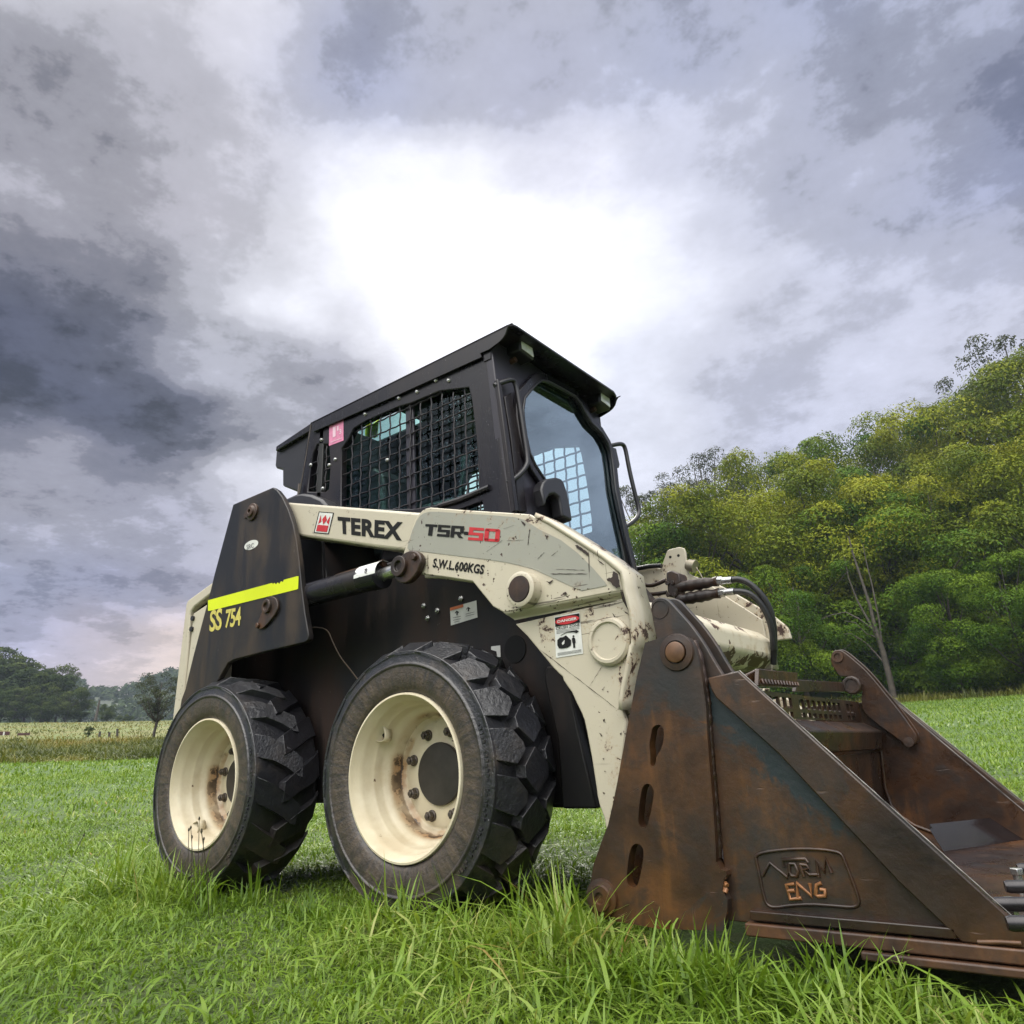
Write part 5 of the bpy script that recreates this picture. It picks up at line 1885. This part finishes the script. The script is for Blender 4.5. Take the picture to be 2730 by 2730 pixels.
def blades(n, d0, d1, L0, L1, w0, w1, seg, az0=-94., az1=20., keep=None, bias=0.0, lean0=.15, lean1=1.0, hmul=None):
    d = np.sqrt(rng.random(n) * (d1 * d1 - d0 * d0) + d0 * d0)
    az = np.radians(rng.uniform(az0, az1, n))
    x, y = CT.x + d * np.sin(az), CT.y + d * np.cos(az)
    ok = np.ones(n, bool)
    ok &= ~((x > BX0) & (x < BX1) & (y > BY0) & (y < BY1))
    for wx in (0., -1.0602):
        for wy in (.125, 2 * YC - .125):
            ok &= ~((np.abs(x - wx) < .17) & (np.abs(y - wy) < .135))
    c = clump(x, y)
    ok &= rng.random(n) < (.60 + .5 * c)
    if keep is not None:
        ok &= keep(x, y)
    x, y, d, c = x[ok], y[ok], d[ok], c[ok]
    n = len(x)
    L = rng.uniform(L0, L1, n) * (.65 + .6 * c)
    if hmul is not None:
        L = L * hmul(x, y)
    lean = rng.uniform(lean0, lean1, n)
    phi = rng.uniform(0, 2 * np.pi, n)
    wd = rng.uniform(w0, w1, n)
    z = ground_z(x, y)
    s = np.linspace(0, 1, seg + 1)[None, :]
    hor = L[:, None] * (lean[:, None] * (s ** 1.5) * .85 + .08 * s)
    ver = L[:, None] * (s * (1.0 - .25 * lean[:, None]) - .52 * lean[:, None] * s ** 2.2)
    tw = rng.uniform(-.5, .5, n)[:, None] * s
    cx = x[:, None] + hor * np.cos(phi)[:, None]
    cy_ = y[:, None] + hor * np.sin(phi)[:, None]
    cz = z[:, None] + ver - .004
    prof = (np.minimum(1, .55 + 1.6 * s) * (1 - s ** 2.6) * .5 + .012)
    hw = wd[:, None] * prof
    px_ = -np.sin(phi)[:, None] * np.cos(tw)
    py_ = np.cos(phi)[:, None] * np.cos(tw)
    pz_ = np.sin(tw)
    Lf = np.stack([cx - px_ * hw, cy_ - py_ * hw, cz - pz_ * hw], -1)
    Rt = np.stack([cx + px_ * hw, cy_ + py_ * hw, cz + pz_ * hw], -1)
    v = np.stack([Lf, Rt], 2).reshape(n, (seg + 1) * 2, 3)
    k = np.arange(seg)
    f = np.stack([2 * k, 2 * k + 1, 2 * k + 3, 2 * k + 2], -1)[None] + (np.arange(n) * (seg + 1) * 2)[:, None, None]
    r = np.clip(rng.beta(2.2, 2.4, n) + bias + .10 * (c - .5), 0, .93)
    dead = rng.random(n) < .05
    r[dead] = rng.uniform(.94, 1, dead.sum())
    rr = np.repeat(r, (seg + 1) * 2)
    return v.reshape(-1, 3), f.reshape(-1, 4), rr


def join(parts):
    V, F, R_, b = [], [], [], 0
    for v, f, r in parts:
        V.append(v)
        F.append(f + b)
        R_.append(r)
        b += len(v)
    return np.concatenate(V), np.concatenate(F), np.concatenate(R_)


def near_h(x, y):
    # mown shorter to the left, rank in front of the bucket and wheels
    rank = np.exp(-((y + .20) / .17) ** 2) * smooth(-.5, .7, x)
    wheel = np.exp(-((y + .08) / .12) ** 2) * np.exp(-(x / .35) ** 2)
    return .85 + 1.0 * rank + .6 * wheel


QS = 1.0
parts = [blades(int(85000 * QS), .95, 3.4, .03, .085, .0026, .006, 4, lean0=.4, lean1=1.4, hmul=near_h),
         blades(int(5200 * QS), .95, 3.4, .08, .17, .005, .0095, 5, lean0=.6, lean1=1.4, hmul=near_h, bias=.10),
         blades(int(110000 * QS), .95, 3.4, .02, .055, .0018, .0036, 2, lean0=.3, lean1=1.2, bias=.04),
         blades(int(130000 * QS), 3.3, 7.5, .035, .10, .005, .010, 3, lean0=.4, lean1=1.3, hmul=near_h),
         blades(int(95000 * QS), 7.3, 17, .05, .11, .011, .02, 2, lean0=.3, lean1=1.1),
         blades(int(110000 * QS), 16.5, 44, .07, .14, .022, .045, 2, keep=lambda x, y: ~((np.degrees(np.arctan2(x - CT.x, y - CT.y)) < -45) & (np.hypot(x - CT.x, y - CT.y) > 27)))]
# ranker tufts along the bucket and round the wheels, where no mower gets
def tuft(x, y):
    return .42 + .85 * (.5 + .5 * np.sin(x * 17 + 3 * np.sin(y * 11)) * np.sin(y * 14 + x * 5))


parts.append(blades(100000, 1.0, 2.8, .10, .20, .0035, .0078, 5, lean0=.2, lean1=1.1, hmul=tuft, keep=lambda x, y: (x > .5) & (x < 1.75) & (y > -.30) & (y < -.075) & (rng.random(len(x)) < np.exp(-((y + .11) / .10) ** 2))))
for wx in (0.0, -1.0602):
    parts.append(blades(80000, 1.6, 4.2, .10 if wx > -.5 else .16, .21 if wx > -.5 else .27, .004, .008, 5, lean0=.15, lean1=1.0, hmul=tuft, keep=lambda x, y: (np.abs(x - wx) < .42) & (y > -.30) & (y < .28) & (rng.random(len(x)) < np.exp(-((y + .06) / .10) ** 2))))
V, F, R_ = join(parts)
grass = tag(place('grass', np_mesh('grass', V, F, GRASS, {'rnd': R_})), 'wet green pasture grass covering the field', 'grass', kind='stuff')

V, F, R_ = join([blades(75000, 26, 46, .16, .46, .022, .05, 3, -96, -44, lean0=.3, lean1=1.2, bias=-.06, hmul=lambda x, y: .6 + .9 * (.5 + .5 * np.sin(x * .9 + 2 * np.sin(y * .5)) * np.sin(y * .8 + x * .3))),
                 blades(22000, 45, 120, .2, .4, .05, .10, 2, -96, -44, lean0=.4, lean1=1.2, bias=-.02)])
tall = tag(place('tall_grass', np_mesh('tall_grass', V, F, TALL, {'rnd': R_})), 'rank olive and straw coloured grass on the bank beyond the field', 'tall grass', kind='stuff')
V, F, R_ = join([blades(16000, 39.6, 44.5, .3, .6, .02, .05, 2, -34, 24, bias=.28)])
tag(place('dry_grass', np_mesh('dry_grass', V, F, TALL, {'rnd': R_})), 'strip of dry grass along the foot of the wood', 'dry grass', kind='stuff')

# thin seed stalks
sg = G()
STALK = plain('seed_stalk', (.035, .03, .015), .6)
spots = [P(*p_, z=.02) for p_ in px('O', (385, 1700), (360, 1640), (410, 1690), (445, 1720), (470, 1660))]
for p_, h in zip(spots, (.22, .26, .2, .30, .2)):
    pass
for i in range(26):
    a, d = rng.uniform(-84, -55), rng.uniform(2.4, 13)
    p_ = polar(a, d)
    h = rng.uniform(.12, .26)
    if -1.4 < p_.x < 1.6 and -.15 < p_.y < 1.5:
        continue
    tx, ty = rng.uniform(-.06, .06, 2)
    sg.tube([p_, p_ + Vector((tx * .4, ty * .4, h * .5)), p_ + Vector((tx, ty, h))], .0012, 4)
    sg.tube([p_ + Vector((tx, ty, h - .006)), p_ + Vector((tx, ty, h)), p_ + Vector((tx, ty, h + .008))], [.002, .0038, .0015], 5)
for (a, b), (c, e) in zip(px('O', (345, 1440), (372, 1505), (437, 1340), (478, 1520), (362, 1420)), px('O', (362, 1740), (400, 1730), (455, 1760), (465, 1740), (440, 1790))):
    hd, ft__ = P(a, b, y=-.10), P(c, e, y=-.12)
    ft__.z = 0
    sg.tube([ft__, hd], .0011, 4)
    sg.tube([hd - Vector((0, 0, .005)), hd, hd + Vector((0, 0, .006))], [.002, .0036, .0015], 5)
tag(sg.build('grass_stalks', STALK, None), 'thin dark seed stalks standing above the grass', 'stalks', kind='stuff')


# ------------------------------------------------------------------ trees
def leaf_cards(cent, rad_, per, size, flat=.66, up=.75, shell=.62):
    """leaf shaped cards spread through the outer part of every clump"""
    n = len(cent) * per
    ci = np.repeat(np.arange(len(cent)), per)
    dv = rng.normal(size=(n, 3))
    dv[:, 2] += up
    dv /= np.linalg.norm(dv, axis=1)[:, None]
    u = shell + (1.08 - shell) * rng.random(n) ** .6
    lump = 1 + .22 * np.sin(dv[:, 0] * 5 + ci) * np.sin(dv[:, 1] * 5 + ci * 1.7) * np.cos(dv[:, 2] * 4 + ci * .6)
    pos = cent[ci] + dv * (u * lump)[:, None] * rad_[ci][:, None] * np.array([1, 1, flat])
    nrm = dv * 1.1 + rng.normal(size=(n, 3)) * .5
    nrm[:, 2] += .3
    nrm /= np.linalg.norm(nrm, axis=1)[:, None]
    t1 = np.cross(nrm, rng.normal(size=(n, 3)))
    t1 /= np.linalg.norm(t1, axis=1)[:, None] + 1e-9
    t2 = np.cross(nrm, t1)
    sz = size * rng.uniform(.6, 1.35, n)[:, None]
    a = pos + t1 * sz
    b = pos + t2 * sz * .42
    c = pos - t1 * sz
    d = pos - t2 * sz * .42
    v = np.stack([a, b, c, d], 1).reshape(-1, 3)
    f = np.arange(n * 4).reshape(n, 4)
    tint = np.clip(.46 + .30 * np.sin(ci * 12.9898 % 6.28) + .12 * rng.normal(size=n) + .16 * dv[:, 2], 0, 1)
    return v, f, np.repeat(tint, 4)


def limb_mesh(name, limbs, mat):
    g = G()
    for pts_, r0, r1 in limbs:
        g.tube(pts_, [r0 + (r1 - r0) * i / (len(pts_) - 1) for i in range(len(pts_))], 7)
    me = bpy.data.meshes.new(name)
    me.from_pydata(g.v, [], g.f)
    me.materials.append(mat)
    me.shade_smooth()
    return me


BARK = plain('bark', (.06, .048, .036), .85, var=.3, scale=6)
PALEBARK = plain('pale_bark', (.085, .07, .055), .8, var=.3, scale=5)
LEAF_OLIVE = leafy('leaf_olive', [(.0, (.022, .044, .004)), (.4, (.085, .120, .008)), (.7, (.185, .205, .012)), (1, (.29, .285, .026))], .16, .6, .08, .12, var=.35)
LEAF_GREEN = leafy('leaf_green', [(.0, (.014, .040, .004)), (.4, (.048, .100, .008)), (.75, (.110, .172, .012)), (1, (.175, .23, .020))], .16, .6, .08, .15, var=.35)
LEAF_GUM = leafy('leaf_gum', [(.0, (.018, .024, .012)), (.5, (.040, .050, .024)), (1, (.075, .085, .042))], .2, .6, .1)
LEAF_FAR = leafy('leaf_far_grove', [(.0, (.020, .034, .012)), (.5, (.043, .064, .020)), (1, (.085, .105, .026))], .2, .7, .06, .2, var=.3)


def tree_meshes(tag_, H, R, leaf, bark, n_cl, per, size, seed, low=.08, cl=(.20, .40), openness=0.0, tall_=1.0):
    """a unit: trunk with limbs and a crown of leaf clumps, height H, crown radius R"""
    global rng
    keep = rng
    rng = np.random.default_rng(seed)
    rnd = random.Random(seed)
    cen, rd = [], []
    limbs = []
    lean = Vector((rnd.uniform(-.06, .06), rnd.uniform(-.06, .06), 0))
    trunk = [Vector((0, 0, -.6)) + lean * 0]
    for i in range(1, 7):
        trunk.append(Vector((rnd.uniform(-.02, .02) * H, rnd.uniform(-.02, .02) * H, H * .82 * i / 6)) + lean * H * i / 6)
    limbs.append((trunk, .022 * H, .006 * H))
    zc, zr = H * (low + 1) / 2, H * (1 - low) / 2
    k = 0
    while len(cen) < n_cl and k < n_cl * 30:
        k += 1
        dv = Vector((rnd.gauss(0, 1), rnd.gauss(0, 1), rnd.gauss(0, 1))).normalized()
        rr = R * rnd.uniform(*cl)
        u = rnd.uniform(.45, .98) if rnd.random() < .35 else rnd.uniform(.80, 1.0)
        lobes = 1 + .22 * math.sin(dv.x * 4 + seed) * math.cos(dv.y * 4.4 + seed * 2) + .14 * math.sin(dv.z * 6 + seed)
        prof = 1.0 if dv.z > 0 else .85
        p_ = Vector((dv.x * R * prof * lobes, dv.y * R * prof * lobes, 0)) * u
        z = zc + dv.z * zr * u * min(1.05, lobes)
        if z < H * low * .7 or z + rr * .8 > H:
            z = min(max(z, H * low * .7), H - rr * .8)
        q_ = Vector((p_.x, p_.y, z)) + lean * z
        if openness and any((q_ - Vector(c_)).length < rr * openness for c_ in cen):
            continue
        cen.append(tuple(q_))
        rd.append(rr)
        if len(limbs) < 26:
            a = trunk[min(6, max(1, int(z / H * 5)))]
            mid = a.lerp(q_, .5) + Vector((0, 0, -.04 * H))
            limbs.append(([a, mid, q_], .008 * H, .002 * H))
    v, f, tn_ = leaf_cards(np.array(cen), np.array(rd), per, size)
    rng = keep
    return (limb_mesh('trunk', limbs, bark), np_mesh('crown', v, f, leaf, {'rnd': tn_}), H)


def put_tree(kit, loc, H, label, group=None, rz=0.0, wide=1.0, name='tree', cat='tree'):
    tm, cm, h0 = kit
    e = empty(name, loc)
    e.rotation_euler[2] = rz
    s = H / h0
    e.scale = (s * wide, s * wide, s)
    tag(e, label, cat, group)
    for nm, me in (('trunk', tm), ('crown', cm)):
        o = bpy.data.objects.new(nm, me)
        COL.objects.link(o)
        o.parent = e
    return e


def tree_at(kit, x, top, d, label, group=None, rz=0.0, wide=1.0, name='tree', cat='tree', sink=0.0):
    az, el = azel(x, top)
    loc = polar(az, d)
    H = CT.z + d * math.tan(rad(el)) - loc.z + sink
    loc.z -= sink
    return put_tree(kit, loc, H, label, group, rz, wide, name, cat)


K_O1 = tree_meshes('o1', 14, 6.0, LEAF_OLIVE, BARK, 50, 950, .105, 3)
K_O2 = tree_meshes('o2', 14, 6.4, LEAF_OLIVE, BARK, 54, 900, .105, 8, cl=(.17, .36))
K_G1 = tree_meshes('g1', 12, 5.6, LEAF_GREEN, BARK, 50, 950, .105, 14, low=.03)
K_G2 = tree_meshes('g2', 12, 6.0, LEAF_GREEN, BARK, 54, 900, .105, 21, low=.03, cl=(.17, .37))
K_E1 = tree_meshes('e1', 18, 4.6, LEAF_GUM, BARK, 46, 260, .11, 31, low=.42, cl=(.14, .26), openness=.9)
K_E2 = tree_meshes('e2', 18, 5.2, LEAF_GUM, BARK, 38, 240, .11, 37, low=.5, cl=(.14, .24), openness=1.1)
K_F1 = tree_meshes('f1', 11, 5.4, LEAF_FAR, BARK, 50, 260, .22, 41, low=.04)
K_F2 = tree_meshes('f2', 11, 5.0, LEAF_FAR, BARK, 46, 260, .22, 47, low=.06, cl=(.18, .32))
K_L = tree_meshes('l', 5, 1.55, LEAF_GUM, BARK, 46, 150, .055, 53, low=.28, cl=(.16, .32), openness=.7)

GW = 'trees along the edge of the wood'
rows = [
    (K_G1, 1700, 1420, 45, 1.0, 'bright green bushy tree beside the cab grab handle, at the near end of the wood'),
    (K_O1, 1830, 1330, 47, .9, 'yellow-green rounded tree right of the cab door, above the hydraulic hoses'),
    (K_O2, 1985, 1300, 48, .95, 'olive tree standing over the tallest hose loop'),
    (K_G2, 2090, 1500, 43, .9, 'low dark green tree between the hose loop and the bare dead tree'),
    (K_O1, 2170, 1255, 50, .95, 'tall olive tree behind the bare dead tree, left of its tip'),
    (K_G2, 2330, 1330, 48, 1.0, 'green tree directly above the crown of the dead tree'),
    (K_O2, 2470, 1250, 49, .9, 'olive tree with pale tufted top right of the dead tree'),
    (K_G1, 2490, 1530, 43, .95, 'low leafy green tree at the field edge right of the dead trunk'),
    (K_O1, 2610, 1190, 50, .9, 'big yellow-green tree near the right border, second from the edge'),
    (K_G2, 2660, 1480, 43, 1.0, 'dark green tree with low branches at the right end of the field'),
    (K_O2, 2760, 1130, 51, .95, 'yellow-green tree cut by the right border of the view'),
    (K_O2, 2080, 1195, 60, .75, 'dark olive tree peaking on the skyline left of the middle of the wood'),
    (K_G2, 2240, 1150, 62, .75, 'green pointed tree peaking on the skyline above the dead tree'),
    (K_O1, 2360, 1165, 64, .7, 'olive skyline tree in the dip between two higher crowns'),
    (K_O2, 2460, 1085, 66, .8, 'broad olive skyline tree where the ridge begins to climb'),
    (K_O1, 2580, 1040, 68, .85, 'olive skyline tree just left of the tall open gum'),
    (K_O2, 2700, 1000, 72, .9, 'olive crown directly under the tall open gum'),
]
for i, (k_t, x, top, d, wd_, lab) in enumerate(rows):
    tree_at(k_t, x, top, d, lab, GW, rz=i * 1.37, wide=wd_)
GE = 'grey eucalypts behind the wood'
for i, (k_t, x, top, d, wd_, lab) in enumerate([
        (K_E1, 1738, 1262, 66, .75, 'thin grey-green eucalypt just right of the cab grab handle'),
        (K_E2, 1850, 1196, 70, .8, 'tallest grey eucalypt with open crown left of the olive trees'),
        (K_E1, 1930, 1262, 72, .75, 'grey eucalypt leaning beside the tallest grey one'),
        (K_E2, 2010, 1232, 76, .85, 'faint grey eucalypt showing between the grey clump and the olive skyline'),
        (K_E1, 1790, 1290, 74, .9, 'low grey eucalypt filling the gap beside the grab handle'),
        (K_E2, 2690, 885, 80, .8, 'tall dark gum tree with open crown at the top right of the ridge'),
        (K_E1, 2425, 1078, 78, .45, 'slim gum tip poking above the olive skyline')]):
    tree_at(k_t, x, top, d, lab, GE, rz=i * 2.1, wide=wd_)

# the wood behind them, one mass of foliage up the hill side
cen, rd = [], []
for i in range(300):
    a, d = rng.uniform(-33, 26), rng.uniform(50, 84)
    p_ = polar(a, d)
    sky_el = np.interp(a, [-33, -27, -20, -15, -11, -6, 0, 26], [13.5, 15.5, 17.0, 17.8, 18.6, 19.3, 20.5, 21.5])
    zmax = CT.z + d * math.tan(rad(sky_el)) - 2.2
    z = rng.uniform(p_.z + .5, max(p_.z + 2, zmax))
    cen.append((p_.x, p_.y, z))
    rd.append(rng.uniform(1.5, 2.6))
v, f, tn_ = leaf_cards(np.array(cen), np.array(rd), 760, .17)
tag(place('wood_foliage', np_mesh('wood_foliage', v, f, LEAF_GREEN, {'rnd': tn_})), 'dense dark foliage of the wood filling the hillside', 'wood', kind='stuff')
# undergrowth at the foot of the wood
cen, rd = [], []
for i in range(120):
    a, d = rng.uniform(-34, 26), rng.uniform(43.5, 49)
    p_ = polar(a, d)
    cen.append((p_.x, p_.y, p_.z + rng.uniform(.2, 1.6)))
    rd.append(rng.uniform(.6, 1.2))
v, f, tn_ = leaf_cards(np.array(cen), np.array(rd), 420, .10)
tag(place('undergrowth', np_mesh('undergrowth', v, f, LEAF_GREEN, {'rnd': tn_ * .7})), 'dark undergrowth along the foot of the wood', 'undergrowth', kind='stuff')

# the bare dead tree
dd = 42.6
cdir = CT + CF.normalized() * 0


def at_d(x, y, d):
    r_ = ray(x, y)
    return CT + r_ * (d / math.hypot(r_.x, r_.y))


dt_ = empty('dead_tree', polar(azel(2385, 1850)[0], dd))
tag(dt_, 'bare dead tree with pale leaning stems in front of the wood', 'dead tree')
g = G()
for pth, r0, r1 in (
        ([(2385, 1868), (2370, 1800), (2352, 1730), (2335, 1680)], .17, .12),
        ([(2335, 1680), (2318, 1610), (2295, 1540), (2272, 1470), (2262, 1430)], .10, .03),
        ([(2345, 1710), (2318, 1660), (2285, 1600), (2262, 1540), (2250, 1480)], .07, .02),
        ([(2352, 1730), (2345, 1660), (2325, 1560), (2310, 1500), (2300, 1450)], .06, .02),
        ([(2360, 1770), (2310, 1715), (2270, 1690), (2240, 1690)], .05, .02),
        ([(2330, 1680), (2290, 1650), (2255, 1632), (2215, 1640), (2190, 1650)], .05, .018),
        ([(2340, 1700), (2310, 1690), (2280, 1660), (2250, 1655)], .04, .015)):
    g.tube([at_d(*p_, dd) for p_ in pth], [r0 + (r1 - r0) * i / (len(pth) - 1) for i in range(len(pth))], 8)
g.build('stems', PALEBARK, dt_, smooth=70)

# far grove across the valley meadow on the left
GL = 'trees of the far grove'
for i, (k_t, x, top, d, wd_, lab) in enumerate([
        (K_F1, -40, 1728, 150, 1.2, 'far grove tree cut by the left border'),
        (K_F2, 30, 1742, 142, 1.1, 'tallest dark tree of the far grove, near the left border'),
        (K_F1, 88, 1768, 138, 1.1, 'rounded green tree in the middle of the far grove'),
        (K_F2, 140, 1782, 136, 1.0, 'green tree of the far grove left of its flat-topped gum'),
        (K_F1, 190, 1830, 132, 1.0, 'low rounded tree at the right end of the far grove'),
        (K_F2, 50, 1832, 131, 1.0, 'low grey-green tree in front of the far grove'),
        (K_F1, 118, 1848, 130, .9, 'bushy low tree in front of the middle of the far grove'),
        (K_F2, 222, 1862, 134, .7, 'small tree where the far grove ends at the valley mist'),
        (K_E2, 172, 1768, 140, .9, 'flat-topped open gum above the right end of the far grove'),
        (K_F1, 290, 1876, 128, .8, 'small bright green tree standing alone in front of the misty hill'),
        (K_F2, 335, 1905, 150, 1.6, 'grey bush at the far rim of the meadow under the misty hill')]):
    tree_at(k_t, x, top, d, lab, GL, rz=i * 1.9, wide=wd_, sink=.3)
tree_at(K_L, 428, 1784, 44, 'lone sparse dark tree on the bank left of the loader', rz=.6, wide=1.0, sink=.1)
sh = tree_at(K_F2, 240, 1936, 52, 'small round shrub on the bank beside the fence posts', wide=1.0, name='shrub', cat='shrub')
dp = empty('bare_tree', polar(azel(258, 1915)[0], 120))
tag(dp, 'pale dead tree trunk standing at the rim of the meadow', 'dead tree')
G().tube([at_d(254, 1922, 120), at_d(260, 1895, 120), at_d(266, 1866, 120)], [.22, .17, .1], 8).build('trunk', PALEBARK, dp, smooth=60)

# old fence posts and two dark things in the meadow
for x, y0, y1, lean, lab in ((264, 1966, 1950, 3, 'short leaning fence post on the bank, leftmost of three'),
                             (291, 1966, 1952, 1, 'faint weathered fence post between two darker posts'),
                             (313, 1966, 1943, 0, 'tallest dark fence post on the bank, rightmost of three')):
    p0, p1 = at_d(x, y0, 50), at_d(x + lean, y1, 50)
    p0.z = float(ground_z(p0.x, p0.y)) - .1
    g = G()
    g.tube([p0, p1], [.075, .065], 8)
    o = g.build('fence_post', plain('post_wood', (.05, .04, .035), .8) if 'post_wood' not in bpy.data.materials else bpy.data.materials['post_wood'], None, smooth=40)
    tag(o, lab, 'fence post', 'old fence posts on the bank')
MAROON = plain('maroon_paint', (.07, .022, .02), .6)
tr_ = empty('red_crate', at_d(5, 1968, 60))
tag(tr_, 'dark red crate with a pale stripe at the left border of the meadow', 'crate')
a, b = at_d(-30, 1968, 60), at_d(24, 1968, 60)
hgt = 16 / 1935 * 60 * .85
gz0 = min(float(ground_z(a.x, a.y)), float(ground_z(b.x, b.y)))
g = G()
ydir = Vector((b - a).normalized().cross(Vector((0, 0, 1))))
base_z = a.z
g.slab([a + Vector((0, 0, -.5)), b + Vector((0, 0, -.5)), b + Vector((0, 0, hgt)), a + Vector((0, 0, hgt))], -ydir * .8 if ydir.dot(a - CT) < 0 else ydir * .8)
g.build('crate_body', MAROON, tr_, bevel=.02)
g = G()
s0, s1 = a.lerp(b, .66), a.lerp(b, .74)
n_o = ydir * (-.012 if ydir.dot(a - CT) > 0 else .012)
g.slab([s0 + n_o, s1 + n_o, s1 + n_o + Vector((0, 0, hgt * .95)), s0 + n_o + Vector((0, 0, hgt * .95))], -n_o * .8)
g.build('pale_stripe', WHITE, tr_)
tr_ = empty('trough', at_d(62, 1966, 60))
tag(tr_, 'dark flat-topped trough in the meadow right of the red crate', 'trough')
a, b = at_d(46, 1958, 60), at_d(80, 1957, 60)
g = G()
g.slab([a + Vector((0, 0, 0)), a.lerp(b, .18) + Vector((0, 0, -.28)), a.lerp(b, .85) + Vector((0, 0, -.30)), b, b + Vector((0, 0, .05)), a + Vector((0, 0, .05))], ydir * .6)
g.build('trough_body', MAROON, tr_, bevel=.01)
lg_ = G()
for s_ in (.25, .78):
    p_ = a.lerp(b, s_)
    z_g = float(ground_z(p_.x, p_.y)) - .05
    lg_.slab([Vector((p_.x - .03, p_.y, z_g)), Vector((p_.x + .03, p_.y, z_g)), Vector((p_.x + .03, p_.y, p_.z - .25)), Vector((p_.x - .03, p_.y, p_.z - .25))], ydir * .5)
lg_.build('trough_leg', MAROON, tr_)

# trees on the far hill
cen, rd = [], []
for i in range(900):
    a, d = rng.uniform(-92, -44), rng.uniform(205, 450)
    p_ = polar(a, d)
    cen.append((p_.x, p_.y, p_.z + rng.uniform(.5, 3)))
    rd.append(rng.uniform(3, 5.5))
v, f, tn_ = leaf_cards(np.array(cen), np.array(rd), 60, 1.2)
tag(place('hill_wood', np_mesh('hill_wood', v, f, LEAF_FAR, {'rnd': tn_ * .6})), 'hazy wood covering the far hill', 'wood', kind='stuff')

# ------------------------------------------------------------------ haze
hz_ = G().box((CT.x - 540, CT.y - 540, -1.5), (CT.x + 540, CT.y + 540, 68))
hm = bpy.data.materials.new('haze_air')
hm.use_nodes = True
t = NT(hm.node_tree)
t.nodes.clear()
out = t.n('ShaderNodeOutputMaterial')
pv = t.n('ShaderNodeVolumePrincipled', {'Color': (.60, .70, .88, 1), 'Density': .00042, 'Anisotropy': .2})
t.links.new(pv.outputs[0], out.inputs['Volume'])
haze = hz_.build('haze', hm, None)
tag(haze, kind='stuff')
